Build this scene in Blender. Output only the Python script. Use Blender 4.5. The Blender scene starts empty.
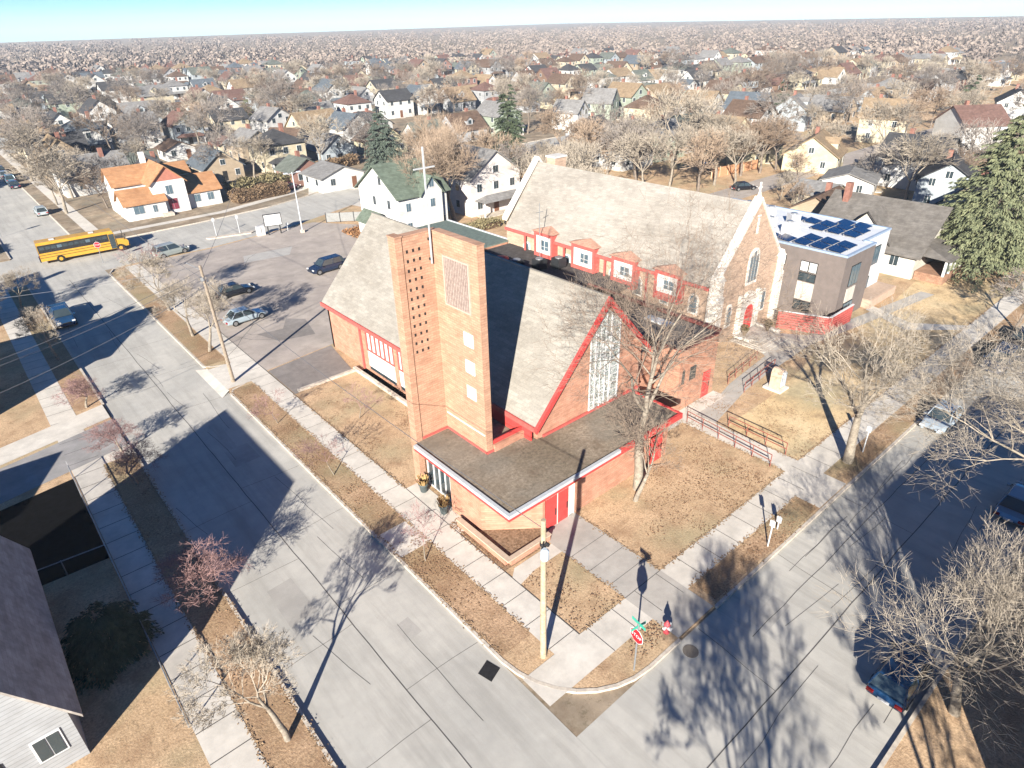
import bpy, math, random
from mathutils import Vector, Matrix
R=math.radians; rnd=random.Random(7)
sc=bpy.context.scene; col=sc.collection
# ------------------------------------------------------------------ camera
F_PX,PITCH,ROLL,AZ,HC=652.766,0.510936,-0.0259413,0.7041511,28.0
def _axes():
    fw=Vector((0,math.cos(PITCH),-math.sin(PITCH))); rt=Vector((1,0,0)); up=rt.cross(fw)
    r=rt*math.cos(ROLL)+up*math.sin(ROLL); u=r.cross(fw)
    A=Matrix(((math.cos(AZ),math.sin(AZ),0),(-math.sin(AZ),math.cos(AZ),0),(0,0,1)))
    return A@r,A@u,A@fw
CR,CU,CF=_axes()
cam=bpy.data.objects.new('camera',bpy.data.cameras.new('camera')); col.objects.link(cam)
cam.matrix_world=Matrix(((CR.x,CU.x,-CF.x,0),(CR.y,CU.y,-CF.y,0),(CR.z,CU.z,-CF.z,HC),(0,0,0,1)))
cam.data.sensor_width=36; cam.data.lens=F_PX/1024*36; cam.data.clip_start=.5; cam.data.clip_end=6000
sc.camera=cam
def G(x,y,z=0.0):
    d=CR*((x-512)/F_PX)-CU*((y-384)/F_PX)+CF; t=(z-HC)/d.z
    return Vector((t*d.x,t*d.y,z))
def PX(p):
    q=Vector(p)-Vector((0,0,HC)); z=q.dot(CF)
    if z<=1: return None
    return (512+F_PX*q.dot(CR)/z,384-F_PX*q.dot(CU)/z)
# ------------------------------------------------------------------ light
SAZ,SEL=R(35),R(22)
w=bpy.data.worlds.new('World'); sc.world=w; w.use_nodes=True
nt=w.node_tree; bg=nt.nodes['Background']; sky=nt.nodes.new('ShaderNodeTexSky'); sky.sky_type='NISHITA'
sky.sun_disc=False; sky.sun_elevation=SEL; sky.sun_rotation=math.atan2(-math.cos(SAZ),-math.sin(SAZ))
sky.ozone_density=6.0; sky.air_density=.75; sky.dust_density=0; sky.altitude=600
hs=nt.nodes.new('ShaderNodeHueSaturation'); hs.inputs['Saturation'].default_value=1.3; nt.links.new(sky.outputs[0],hs.inputs['Color']); nt.links.new(hs.outputs[0],bg.inputs[0]); bg.inputs[1].default_value=.05
sl=bpy.data.lights.new('sun','SUN'); so=bpy.data.objects.new('sun',sl); col.objects.link(so)
sl.energy=5.0; sl.angle=R(.5); sl.color=(1,.945,.85)
so.rotation_euler=Vector((math.cos(SAZ),math.sin(SAZ),-math.tan(SEL))).to_track_quat('-Z','Y').to_euler()
so.location=(-60,-60,90)
sc.view_settings.view_transform='Standard'; sc.view_settings.look='None'; sc.view_settings.exposure=1.62; sc.view_settings.gamma=1
# ------------------------------------------------------------------ materials
MATS={}
GROUND={'dead_grass','pale_dead_grass','boulevard_grass','far_ground','road_asphalt','lot_asphalt','old_asphalt','black_asphalt','sidewalk_concrete','path_concrete','kerb_concrete','joint_tar','leafy_soil','worn_concrete','pale_concrete_patch','grey_tan_shingle','beige_shingle','gravel_roof'}
def mat(name,c,c2=None,scale=2.0,rough=.85,metal=0,kind='noise',spec=.3,detail=4,bump=0,c3=None,th=(.35,.65)):
    if name in MATS: return MATS[name]
    c2=c2 or tuple(v*.82 for v in c)
    if name not in GROUND: c=tuple(v*.72 for v in c); c2=tuple(v*.72 for v in c2)
    m=bpy.data.materials.new(name); m.use_nodes=True; n=m.node_tree; L=n.links
    b=n.nodes['Principled BSDF']; b.inputs['Roughness'].default_value=rough; b.inputs['Metallic'].default_value=metal
    b.inputs['Specular IOR Level'].default_value=spec
    tc=n.nodes.new('ShaderNodeTexCoord'); out=None
    nz=n.nodes.new('ShaderNodeTexNoise'); nz.inputs['Scale'].default_value=scale; nz.inputs['Detail'].default_value=detail; nz.inputs['Roughness'].default_value=.65
    L.new(tc.outputs['Object'],nz.inputs['Vector'])
    rp=n.nodes.new('ShaderNodeValToRGB'); rp.color_ramp.elements[0].position=th[0]; rp.color_ramp.elements[1].position=th[1]
    rp.color_ramp.elements[0].color=(*c2,1); rp.color_ramp.elements[1].color=(*c,1)
    L.new(nz.outputs['Fac'],rp.inputs[0]); out=rp.outputs[0]
    if kind in('brick','shingle','siding','slab'):
        sx=n.nodes.new('ShaderNodeSeparateXYZ'); L.new(tc.outputs['Object'],sx.inputs[0])
        ad=n.nodes.new('ShaderNodeMath'); ad.operation='ADD'; L.new(sx.outputs[0],ad.inputs[0]); L.new(sx.outputs[1],ad.inputs[1])
        cb=n.nodes.new('ShaderNodeCombineXYZ'); L.new(ad.outputs[0],cb.inputs[0]); L.new(sx.outputs[2],cb.inputs[1])
        bt=n.nodes.new('ShaderNodeTexBrick'); L.new(cb.outputs[0],bt.inputs['Vector']); bt.inputs['Scale'].default_value=1
        W,Hh,mo,k=dict(brick=(.42,.16,.022,.62),shingle=(.6,.2,.012,.8),siding=(30,.22,.02,.75),slab=(4,4,.03,.6))[kind]
        bt.inputs['Brick Width'].default_value=W; bt.inputs['Row Height'].default_value=Hh; bt.inputs['Mortar Size'].default_value=mo
        bt.inputs['Color1'].default_value=(1,1,1,1); bt.inputs['Color2'].default_value=(.8,.8,.8,1) if kind!='siding' else (1,1,1,1)
        bt.inputs['Mortar'].default_value=(c3 and (*c3,1)) or (k,k,k,1)
        mx=n.nodes.new('ShaderNodeMix'); mx.data_type='RGBA'; mx.blend_type='MULTIPLY'; mx.inputs[0].default_value=1
        L.new(out,mx.inputs[6]); L.new(bt.outputs[0],mx.inputs[7]); out=mx.outputs[2]
        mp_=n.nodes.new('ShaderNodeMapping'); mp_.inputs['Scale'].default_value=(.5,.5,2.2) if kind=='brick' else (1,1,3); L.new(tc.outputs['Object'],mp_.inputs[0])
        n3=n.nodes.new('ShaderNodeTexNoise'); n3.inputs['Scale'].default_value=1.4 if kind=='brick' else .16; n3.inputs['Detail'].default_value=9; n3.inputs['Roughness'].default_value=.75; L.new(mp_.outputs[0],n3.inputs['Vector'])
        rp_=n.nodes.new('ShaderNodeValToRGB'); rp_.color_ramp.elements[0].position=.4; rp_.color_ramp.elements[1].position=.68; rp_.color_ramp.elements[0].color=(1,1,1,1); rp_.color_ramp.elements[1].color=(.74,.72,.70,1); L.new(n3.outputs['Fac'],rp_.inputs[0])
        mx=n.nodes.new('ShaderNodeMix'); mx.data_type='RGBA'; mx.blend_type='MULTIPLY'; mx.inputs[0].default_value=1; L.new(out,mx.inputs[6]); L.new(rp_.outputs[0],mx.inputs[7]); out=mx.outputs[2]
    if kind in('grass','paving','bark'):
        n2=n.nodes.new('ShaderNodeTexNoise'); n2.inputs['Scale'].default_value=.22 if kind!='bark' else 9; n2.inputs['Detail'].default_value=5
        L.new(tc.outputs['Object'],n2.inputs['Vector'])
        r2=n.nodes.new('ShaderNodeValToRGB'); r2.color_ramp.elements[0].position=.35; r2.color_ramp.elements[1].position=.68
        r2.color_ramp.elements[0].color=(*(c3 or (.75,.75,.75)),1); r2.color_ramp.elements[1].color=(1,1,1,1)
        L.new(n2.outputs['Fac'],r2.inputs[0])
        mx=n.nodes.new('ShaderNodeMix'); mx.data_type='RGBA'; mx.blend_type='MULTIPLY'; mx.inputs[0].default_value=1
        L.new(out,mx.inputs[6]); L.new(r2.outputs[0],mx.inputs[7]); out=mx.outputs[2]
        def lay(src,fac,colr,p0,p1):
            rp_=n.nodes.new('ShaderNodeValToRGB'); rp_.color_ramp.elements[0].position=p0; rp_.color_ramp.elements[1].position=p1; rp_.color_ramp.elements[0].color=(0,0,0,1); rp_.color_ramp.elements[1].color=(fac,fac,fac,1)
            L.new(src,rp_.inputs[0]); m_=n.nodes.new('ShaderNodeMix'); m_.data_type='RGBA'; L.new(rp_.outputs[0],m_.inputs[0]); L.new(out,m_.inputs[6]); m_.inputs[7].default_value=(*colr,1); return m_.outputs[2]
        if kind=='grass':
            n3=n.nodes.new('ShaderNodeTexNoise'); n3.inputs['Scale'].default_value=.55; n3.inputs['Detail'].default_value=10; n3.inputs['Roughness'].default_value=.75; L.new(tc.outputs['Object'],n3.inputs['Vector'])
            out=lay(n3.outputs['Fac'],.8,(c[0]*.42,c[1]*.38,c[2]*.36),.47,.64)
            n4=n.nodes.new('ShaderNodeTexNoise'); n4.inputs['Scale'].default_value=2.6; n4.inputs['Detail'].default_value=9; n4.inputs['Roughness'].default_value=.8; L.new(tc.outputs['Object'],n4.inputs['Vector'])
            out=lay(n4.outputs['Fac'],.7,(c[0]*.30,c[1]*.30,c[2]*.28),.54,.62)
            n5=n.nodes.new('ShaderNodeTexNoise'); n5.inputs['Scale'].default_value=.17; n5.inputs['Detail'].default_value=6; L.new(tc.outputs['Object'],n5.inputs['Vector'])
            out=lay(n5.outputs['Fac'],.5,(c[0]*.42,c[0]*.40,c[2]*.55),.50,.66)
        if kind=='paving':
            mp_=n.nodes.new('ShaderNodeMapping'); mp_.inputs['Scale'].default_value=(1.1,.09,1) if name=='road_asphalt' else (.5,.5,1); L.new(tc.outputs['Object'],mp_.inputs[0])
            n3=n.nodes.new('ShaderNodeTexNoise'); n3.inputs['Scale'].default_value=1; n3.inputs['Detail'].default_value=8; n3.inputs['Roughness'].default_value=.7; L.new(mp_.outputs[0],n3.inputs['Vector'])
            out=lay(n3.outputs['Fac'],.55,tuple(v*.55 for v in c),.46,.68)
            n4=n.nodes.new('ShaderNodeTexNoise'); n4.inputs['Scale'].default_value=1.9; n4.inputs['Detail'].default_value=10; n4.inputs['Roughness'].default_value=.85; L.new(tc.outputs['Object'],n4.inputs['Vector'])
            out=lay(n4.outputs['Fac'],.4,tuple(v*.5 for v in c),.60,.68)
    if bump:
        bp=n.nodes.new('ShaderNodeBump'); bp.inputs['Strength'].default_value=bump; bp.inputs['Distance'].default_value=.05
        L.new(nz.outputs['Fac'],bp.inputs['Height']); L.new(bp.outputs[0],b.inputs['Normal'])
    L.new(out,b.inputs['Base Color']); MATS[name]=m; return m
def glass(name,c,rough=.08):
    if name in MATS: return MATS[name]
    m=mat(name,c,tuple(v*.7 for v in c),scale=.6,rough=rough,spec=.8); return m
M_GRASS=mat('dead_grass',(.64,.45,.285),(.38,.26,.16),9,1,kind='grass',c3=(.78,.78,.76),detail=8,bump=.6,spec=.05)
M_GRASS2=mat('pale_dead_grass',(.69,.53,.33),(.52,.39,.235),7,1,kind='grass',c3=(.86,.82,.74),detail=8,bump=.5,spec=.05)
M_BOUL=mat('boulevard_grass',(.56,.38,.24),(.29,.19,.12),8,1,kind='grass',c3=(.6,.6,.55),detail=9,bump=.7,spec=.05)
M_FARG=mat('far_ground',(.42,.335,.24),(.24,.19,.14),.35,1,kind='grass',c3=(.6,.6,.6),detail=8,spec=.05)
M_ROAD=mat('road_asphalt',(.445,.42,.375),(.395,.373,.335),1.2,.9,kind='paving',c3=(.82,.83,.84),detail=9,spec=.2)
M_LOT=mat('lot_asphalt',(.40,.345,.30),(.34,.295,.255),.8,.9,kind='paving',c3=(.78,.78,.8),detail=9,spec=.2)
M_RP=mat('road_patch_asphalt',(.55,.52,.47),(.49,.46,.42),1.6,.9,kind='paving',detail=9)
M_PATCH=mat('old_asphalt',(.27,.24,.22),(.20,.18,.165),1.6,.9,kind='paving',detail=9,spec=.2)
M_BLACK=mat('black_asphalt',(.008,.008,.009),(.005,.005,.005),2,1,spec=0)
M_CONC=mat('sidewalk_concrete',(.59,.545,.48),(.51,.47,.415),1.4,.9,kind='paving',c3=(.86,.85,.84),detail=8,spec=.2)
M_PATH=mat('path_concrete',(.42,.39,.35),(.37,.34,.305),1.4,.9,kind='paving',c3=(.86,.85,.84),detail=8,spec=.2)
M_KERB=mat('kerb_concrete',(.52,.46,.38),(.36,.31,.26),3,.9,spec=.2)
M_JOINT=mat('joint_tar',(.10,.09,.085),(.07,.065,.06),3,.9)
M_DIRT=mat('leafy_soil',(.30,.20,.13),(.12,.075,.045),7,1,detail=9,bump=.6,spec=.05)
M_BRK=mat('orange_brick',(.68,.365,.25),(.55,.28,.185),1.1,.9,kind='brick',c3=(.80,.78,.76))
M_BRKT=mat('tower_brick',(.66,.395,.265),(.545,.31,.205),.9,.9,kind='brick',c3=(.76,.74,.72))
M_BRKO=mat('buff_brick',(.68,.49,.36),(.58,.41,.30),1.0,.9,kind='brick',c3=(.85,.82,.8))
M_STONE=mat('pale_limestone',(.78,.73,.66),(.66,.61,.54),2,.85)
M_RED=mat('red_paint',(.66,.075,.065),(.58,.06,.055),2,.6)
M_REDD=mat('faded_red_paint',(.58,.125,.105),(.5,.1,.085),3,.7)
M_WHITE=mat('white_paint',(.72,.71,.70),(.66,.65,.64),2,.6)
M_WHP=mat('white_panel',(.80,.77,.74),(.70,.66,.63),1.2,.5)
M_SHING=mat('grey_tan_shingle',(.325,.30,.26),(.265,.244,.212),8,.95,kind='shingle',detail=8,spec=.1)
M_SHOLD=mat('beige_shingle',(.335,.307,.268),(.285,.26,.227),8,.95,kind='shingle',detail=8,spec=.1)
M_GRAV=mat('gravel_roof',(.35,.29,.22),(.19,.155,.12),5,1,kind='grass',c3=(.62,.6,.56),detail=9,spec=.05)
M_DKROOF=mat('dark_flat_roof',(.12,.11,.105),(.07,.065,.06),2,.95,spec=.1)
M_METALW=mat('white_metal',(.72,.74,.75),(.62,.64,.66),3,.4,.2)
M_GALV=mat('galvanised_metal',(.45,.46,.47),(.36,.37,.38),3,.45,.6)
M_WOODP=mat('pole_wood',(.62,.50,.34),(.45,.35,.23),4,.9,kind='bark')
M_WOODG=mat('weathered_wood',(.42,.34,.26),(.30,.24,.18),4,.9,kind='bark')
M_DARK=mat('dark_metal',(.03,.03,.032),(.02,.02,.02),3,.5)
M_GLD=glass('dark_glass',(.05,.07,.08)); M_GLB=glass('blue_glass',(.12,.18,.22)); M_GLP=mat('pale_lattice_glass',(.62,.66,.62),(.10,.12,.12),11,.3,detail=6,th=(.44,.56))
M_TYRE=mat('tyre_rubber',(.015,.015,.015),(.01,.01,.01),3,.9); M_RIM=mat('rim_alloy',(.5,.5,.5),(.4,.4,.4),3,.3,.7)
M_LAMP=mat('headlight_lens',(.75,.75,.72),(.7,.7,.7),3,.1); M_TAIL=mat('taillight_lens',(.4,.02,.02),(.3,.01,.01),3,.2)
M_SOLAR=mat('solar_cell',(.010,.028,.085),(.006,.018,.06),3,.15,spec=.8)
# ------------------------------------------------------------------ mesh builder
class MB:
    def __init__(s): s.v=[]; s.f=[]; s.m=[]; s.cm=0
    def add(s,vs,fs):
        k=len(s.v); s.v+= [tuple(v) for v in vs]; s.f+=[tuple(i+k for i in f) for f in fs]; s.m+=[s.cm]*len(fs); return s
    def box(s,x0,x1,y0,y1,z0,z1):
        return s.add([(x0,y0,z0),(x1,y0,z0),(x1,y1,z0),(x0,y1,z0),(x0,y0,z1),(x1,y0,z1),(x1,y1,z1),(x0,y1,z1)],
          [(3,2,1,0),(4,5,6,7),(0,1,5,4),(1,2,6,5),(2,3,7,6),(3,0,4,7)])
    def obox(s,c,L,W,H,rz=0,z0=None):
        z0=c[2] if z0 is None else z0; ca,sa=math.cos(rz),math.sin(rz); vs=[]
        for z in (z0,z0+H):
            for a,b in ((-1,-1),(1,-1),(1,1),(-1,1)):
                x,y=a*L/2,b*W/2; vs.append((c[0]+x*ca-y*sa,c[1]+x*sa+y*ca,z))
        return s.add(vs,[(3,2,1,0),(4,5,6,7),(0,1,5,4),(1,2,6,5),(2,3,7,6),(3,0,4,7)])
    def prism(s,pts,z0,z1):
        n=len(pts); a=sum(pts[i][0]*pts[(i+1)%n][1]-pts[(i+1)%n][0]*pts[i][1] for i in range(n))
        if a<0: pts=pts[::-1]
        vs=[(p[0],p[1],z0) for p in pts]+[(p[0],p[1],z1) for p in pts]
        return s.add(vs,[tuple(range(n-1,-1,-1)),tuple(range(n,2*n))]+[(i,(i+1)%n,n+(i+1)%n,n+i) for i in range(n)])
    def ext(s,pts,d):            # planar polygon extruded along vector d
        n=len(pts); d=Vector(d); P=[Vector(p) for p in pts]
        return s.add(P+[p+d for p in P],[tuple(range(n)),tuple(range(2*n-1,n-1,-1))]+[(i,n+i,n+(i+1)%n,(i+1)%n) for i in range(n)])
    def quad(s,*p): return s.add(p,[tuple(range(len(p)))])
    def tube(s,a,b,r0,r1=None,n=8,cap=True):
        a,b=Vector(a),Vector(b); r1=r0 if r1 is None else r1; d=b-a
        if d.length<1e-6: return s
        d.normalize(); u=d.orthogonal().normalized(); v=d.cross(u); vs=[]
        for c,r in((a,r0),(b,r1)):
            for i in range(n):
                t=2*math.pi*i/n; vs.append(c+u*(r*math.cos(t))+v*(r*math.sin(t)))
        fs=[(i,(i+1)%n,n+(i+1)%n,n+i) for i in range(n)]
        if cap: fs+=[tuple(range(n-1,-1,-1)),tuple(range(n,2*n))]
        return s.add(vs,fs)
    def lathe(s,c,prof,n=12):
        vs=[];fs=[];k=len(prof)
        for r,z in prof:
            for i in range(n): t=2*math.pi*i/n; vs.append((c[0]+r*math.cos(t),c[1]+r*math.sin(t),c[2]+z))
        for j in range(k-1):
            for i in range(n): fs.append((j*n+i,j*n+(i+1)%n,(j+1)*n+(i+1)%n,(j+1)*n+i))
        fs+=[tuple(range(n-1,-1,-1)),tuple(range((k-1)*n,k*n))]
        return s.add(vs,fs)
    def build(s,name,m,parent=None,world=False,smooth=False,kind=None,label=None):
        me=bpy.data.meshes.new(name); vs=s.v
        if world and parent is not None:
            par=parent; M=Matrix.Identity(4)
            ch=[]
            while par is not None: ch.append(par); par=par.parent
            for p in reversed(ch): M=M@(Matrix.Translation(p.location)@Matrix.Rotation(p.rotation_euler.z,4,'Z'))
            Mi=M.inverted(); vs=[Mi@Vector(v) for v in vs]
        me.from_pydata([tuple(v) for v in vs],[],s.f)
        for x in (m if isinstance(m,(list,tuple)) else [m]): me.materials.append(x)
        if any(s.m): me.polygons.foreach_set('material_index',s.m)
        if smooth: me.polygons.foreach_set('use_smooth',[True]*len(me.polygons))
        me.update(); o=bpy.data.objects.new(name,me); col.objects.link(o); o.parent=parent
        if kind: o['kind']=kind
        if label: o['label']=label
        return o
def tag(o,label,cat,group=None):
    o['label']=label; o['category']=cat
    if group: o['group']=group
    return o
def thing(name,label,cat,loc=(0,0,0),rz=0,group=None):
    o=bpy.data.objects.new(name,None); o.empty_display_size=.3; col.objects.link(o); o.location=loc; o.rotation_euler=(0,0,rz)
    return tag(o,label,cat,group)
KIDS={}
def dup(root,loc,rz=0,label=None,group=None,scale=None,matmap=None):
    if not KIDS.get(root.name):
        KIDS[root.name]=True
        def gather(o): return [(c,gather(c)) for c in bpy.data.objects if c.parent==o]
        KIDS[root.name]=gather(root)
    r=root.copy(); col.objects.link(r); r.location=loc; r.rotation_euler=(0,0,rz)
    if scale: r.scale=scale
    if label: r['label']=label
    if group: r['group']=group
    def cp(lst,par):
        for c,ks in lst:
            n=c.copy(); col.objects.link(n); n.parent=par
            if matmap:
                for i,sl_ in enumerate(n.material_slots):
                    mm=matmap.get(sl_.material.name)
                    if mm: sl_.link='OBJECT'; sl_.material=mm
            cp(ks,n)
    cp(KIDS[root.name],r); return r
def struct(name,mb,m): return mb.build(name,m,kind='structure')
def sheet(name,pts,z,m,struct_=True):
    b=MB(); n=len(pts); a=sum(pts[i][0]*pts[(i+1)%n][1]-pts[(i+1)%n][0]*pts[i][1] for i in range(n))
    if a<0: pts=pts[::-1]
    b.add([(p[0],p[1],z) for p in pts],[tuple(range(n))]); return b.build(name,m,kind='structure')
def arc(cx,cy,r,a0,a1,n=8): return [(cx+r*math.cos(R(a0+(a1-a0)*i/n)),cy+r*math.sin(R(a0+(a1-a0)*i/n))) for i in range(n+1)]
# ================================================================== SETTING
struct('ground',MB().box(-2500,2500,-2500,2500,-1,-.13),M_FARG)
# roads (0.12 below the lawns)
def road(name,x0,x1,y0,y1,m=M_ROAD,z=-.12): return sheet(name,[(x0,y0),(x1,y0),(x1,y1),(x0,y1)],z,m)
sheet('road',[(4.65,-60),(13.35,-60),(13.35,600),(4.65,600)],-.122,M_ROAD)
sheet('road',[(13.35,2.4),(500,2.4),(500,11.9),(13.35,11.9)],-.126,M_ROAD)
sheet('road',[(-200,2.4),(4.65,2.4),(4.65,11.9),(-200,11.9)],-.126,M_ROAD)
S3A=[(13.35,99.0),(27,98.6),(40,100.5),(53,105.5),(66,111.5),(90,119),(130,122),(500,124)]
S3B=[(500,134),(130,132),(90,129.5),(64,124.5),(52,118.5),(43,115.6),(30,114),(13.35,113.5)]
sheet('road',S3A+S3B,-.124,M_ROAD); sheet('road',[(4.65,99),(4.65,113.5),(-200,113.5),(-200,99)],-.124,M_ROAD)
for y in (222,322,422): road('road',13.35,500,y,y+9)
for x in (212,412): road('road',x,x+9,134,600)
# lawn blocks, tops at 0
def block(name,pts,m,z1=0.0): return struct(name,MB().prism(pts,-.5,z1),m)
cornA=arc(18.6,17.1,5.1,180,270,8)
block('lawn',cornA+[(500,12.0),(500,123.9),(130,121.9),(90,118.9),(66,111.4),(53,105.4),(40,100.4),(27,98.5),(16,98.9),(13.5,96.5)],M_GRASS)
block('lawn',[(4.5,99),(-200,99),(-200,12)]+arc(1.0,15.5,3.5,270,360,6),M_GRASS)
block('lawn',[(13.5,115.5),(15,113.6),(30,114.1),(43,115.7),(52,118.6),(64,124.6),(90,129.6),(130,132.1),(212,133),(212,222),(13.5,222)],M_FARG)
block('lawn',[(4.5,113.6),(4.5,600),(-200,600),(-200,113.6)],M_FARG)
for x0,x1 in ((13.5,212),(221,412),(421,500)):
    for y0,y1 in ((135,222),(231,322),(331,422),(431,600)):
        if x0<14 and y0<140: continue
        block('lawn',[(x0,y0),(x1,y0),(x1,y1),(x0,y1)],M_FARG)
block('lawn',[(13.5,2.3),(500,2.3),(500,-60),(13.5,-60)],M_GRASS)
# kerbs
def kerb(pts,wd=.18,z1=.02):
    b=MB()
    for i in range(len(pts)-1):
        a,c=Vector((*pts[i],0)),Vector((*pts[i+1],0)); d=(c-a); L=d.length; d.normalize(); n=Vector((-d.y,d.x,0))*wd/2
        b.ext([a-n+Vector((0,0,-.14)),c-n+Vector((0,0,-.14)),c+n+Vector((0,0,-.14)),a+n+Vector((0,0,-.14))],(0,0,.14+z1+.0007*(i%3)))
    return struct('kerb',b,M_KERB)
kerb([(13.42,96.5),(13.42,60.6),(13.9,60.0),(15.0,59.6)]); kerb([(15.0,54.6),(13.8,54.2),(13.42,53.6),(13.42,17.1)]+[(p[0]-.04,p[1]-.04) for p in cornA[1:-1]]+[(18.6,11.95),(21,11.95)])
kerb([(24.2,11.95),(500,11.95)]); kerb([(4.58,16),(4.58,50.2)]); kerb([(4.58,59.5),(4.58,98.5)]); kerb([(4.58,114),(4.58,400)]); kerb([(13.42,116),(13.42,400)])
kerb([(14,2.35),(300,2.35)])
kerb([(15,113.55),(30,114.05),(43,115.65),(52,118.55),(64,124.5),(90,129.5),(130,132)])
kerb([(13.42,96.5),(14.2,98.3),(16,98.95)])
# paved sheets
def walk(x0,x1,y0,y1,z=.012,m=M_CONC,name='sidewalk'): return sheet(name,[(x0,y0),(x1,y0),(x1,y1),(x0,y1)],z,m)
walk(15.6,17.4,15.6,98); walk(13.45,180,13.7,15.6,.016); walk(.55,2.45,12,99,.014); walk(.55,2.45,114,300,.014); walk(15.6,17.4,115,300,.014)
walk(21.0,24.1,12.05,22.6,.02,M_PATH,'path'); walk(13.5,15.6,26.6,29.2,.018,name='path')
walk(17.4,18.55,25.9,32.0,.019,name='path')
sheet('path',[(18.8,20.5),(21.0,20.5),(21.0,21.4),(18.0,21.4),(17.4,20.9),(17.4,20.2)],.018,M_CONC)
walk(13.5,17.4,54.6,59.6,.019,M_CONC,'driveway'); sheet('driveway',[(13.4,54.4),(13.5,54.4),(13.5,59.7),(13.4,59.7)],.01,M_CONC)
# ramp of the driveway to the street
struct('driveway',MB().add([(13.5,54.3,.012),(13.5,59.8,.012),(12.6,60.6,-.116),(12.6,53.6,-.116)],[(0,3,2,1)]),M_CONC)
for yy0,yy1 in ((50.2,59.5),):
    sheet('driveway',[(4.5,51.2),(4.5,56.2),(-25,49),(-25,44.8)],.02,mat('worn_concrete',(.33,.31,.30),(.26,.25,.24),.9,.9,kind='paving',detail=9))
    sheet('driveway',[(4.5,56.6),(4.5,59.4),(-25,52),(-25,49.6)],.024,M_CONC)
walk(2.45,4.6,49.6,51.2,.017,name='path')
sheet('parking_lot',[(17.4,55.6),(30,57.3),(34,60),(49,66),(49,93),(44,100.4),(36,99.4),(27,98.0),(17.4,98.2)],.008,M_LOT)
sheet('asphalt_patch',[(17.5,49.6),(23.4,50.4),(24.4,56.4),(17.5,55.4)],.016,M_PATCH)
sheet('lot_repair',[(21,61),(24.5,60),(25.5,64.4),(24.0,66.0),(22.6,63.6),(20,64.2)],.013,M_PATCH)
sheet('lot_repair',[(28,88),(34,87),(36,90.5),(29,91)],.013,mat('pale_concrete_patch',(.36,.34,.31),(.31,.29,.27),1,.9))
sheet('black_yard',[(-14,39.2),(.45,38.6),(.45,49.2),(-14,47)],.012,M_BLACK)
sheet('lawn_patch',[(24.6,12.2),(83,12.2),(83,13.6),(24.6,13.6)],.008,M_BOUL)
sheet('lawn_patch',[(40.0,15.7),(83.0,15.7),(90,17),(86,24.4),(74,23.2),(60,23.6),(52,22.2),(46,21.6),(40.0,21.6)],.006,M_GRASS2)
for a in ((13.6,15.5,17.3,26.6),(13.6,15.5,29.2,54.2),(13.6,15.5,60.5,96.5),(2.5,4.5,15,49.5),(2.5,4.5,59.6,98)): walk(*a,.006,M_BOUL,'boulevard')
# church walks
walk(38.0,39.8,15.6,24.9,.018,name='path')
sheet('path',[(39.8,24.2),(44,24.7),(46,25.15),(53,25.9),(54.0,28.0),(58.2,28.0),(60,25.4),(66,24.4),(80,22.4),(80,21),(66,22.9),(58,24.2),(50,23.9),(46,23.6),(39.8,22.4)],.0135,M_PATH)
sheet('path',[(34.5,25.4),(34.5,24.2),(44,24.2),(44,25.45)],.017,M_CONC)
sheet('path',[(70.5,24.4),(68,19.5),(72,15.6),(73.5,15.6),(70.2,19.7),(72.0,24.3)],.019,M_CONC)
sheet('path',[(36.0,12.1),(39.7,12.1),(39.7,13.7),(36.0,13.7)],.02,M_CONC)
sheet('path',[(16,116.6),(36,117.2),(36,118.8),(16,118.2)],.015,M_CONC)
sheet('path',[(36,117.2),(50,121.5),(62,128),(62,130),(49,123.2),(36,118.9)],.016,M_CONC)
sheet('driveway',[(54,106),(66,111.6),(80,100),(62,97),(56,97)],.02,M_CONC); sheet('driveway',[(52.2,118.8),(60,123),(67,131),(58,131)],.021,M_CONC)
sheet('alley',[(98,60),(400,60),(400,66),(98,66)],.015,M_LOT)
sheet('soil_bed',[(16.9+.6,21.6),(17.6,26.8),(18.5,26.9),(18.5,22.4),(22,22.4),(20.8,21.5)],.0155,M_DIRT)
# joints and cracks
jb=MB()
def jline(x0,y0,x1,y1,z,wd=.05):
    d=Vector((x1-x0,y1-y0,0)); n=Vector((-d.y,d.x,0)).normalized()*wd/2
    jb.add([(x0-n.x,y0-n.y,z),(x1-n.x,y1-n.y,z),(x1+n.x,y1+n.y,z),(x0+n.x,y0+n.y,z)],[(0,1,2,3)])
y=16
while y<98: jline(15.6,y,17.4,y,.024,.035); jline(.55,y,2.45,y,.022,.05); y+=1.85
x=18.0
while x<90: jline(x,13.7,x,15.6,.026,.035); x+=1.9
for yy in (16.8,18.3,19.8): jline(21,yy,24.1,yy,.026,.03)
jline(21,15.6,24.1,15.6,.027,.04); jline(17.4,15.6,17.4,98,.025,.05)
def crack(x0,y0,x1,y1,wd=.05,amp=.12,z=-.116):
    n=max(3,int(math.hypot(x1-x0,y1-y0)/1.5)); px,py=x0,y0
    for i in range(1,n+1):
        qx=x0+(x1-x0)*i/n+rnd.uniform(-amp,amp); qy=y0+(y1-y0)*i/n+rnd.uniform(-amp,amp); jline(px,py,qx,qy,z,wd); px,py=qx,qy
crack(9.0,12,9.0,98,.05,.03); crack(13.4,7.2,180,7.2,.05,.03); crack(24,9.6,60,9.6,.035,.04)
for k in range(14):
    a,b=5+rnd.random()*7,14+k*5.4+rnd.random()*3; crack(a,b,a+rnd.uniform(-.8,.8),b+rnd.uniform(4,8),.025,.09)
for yy in (17,24,31,38,52,60,68,76,84): crack(4.7,yy,9,yy+rnd.uniform(-.3,.3),.025,.05); crack(9,yy+2,13.2,yy+2+rnd.uniform(-.3,.3),.025,.05)
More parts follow.
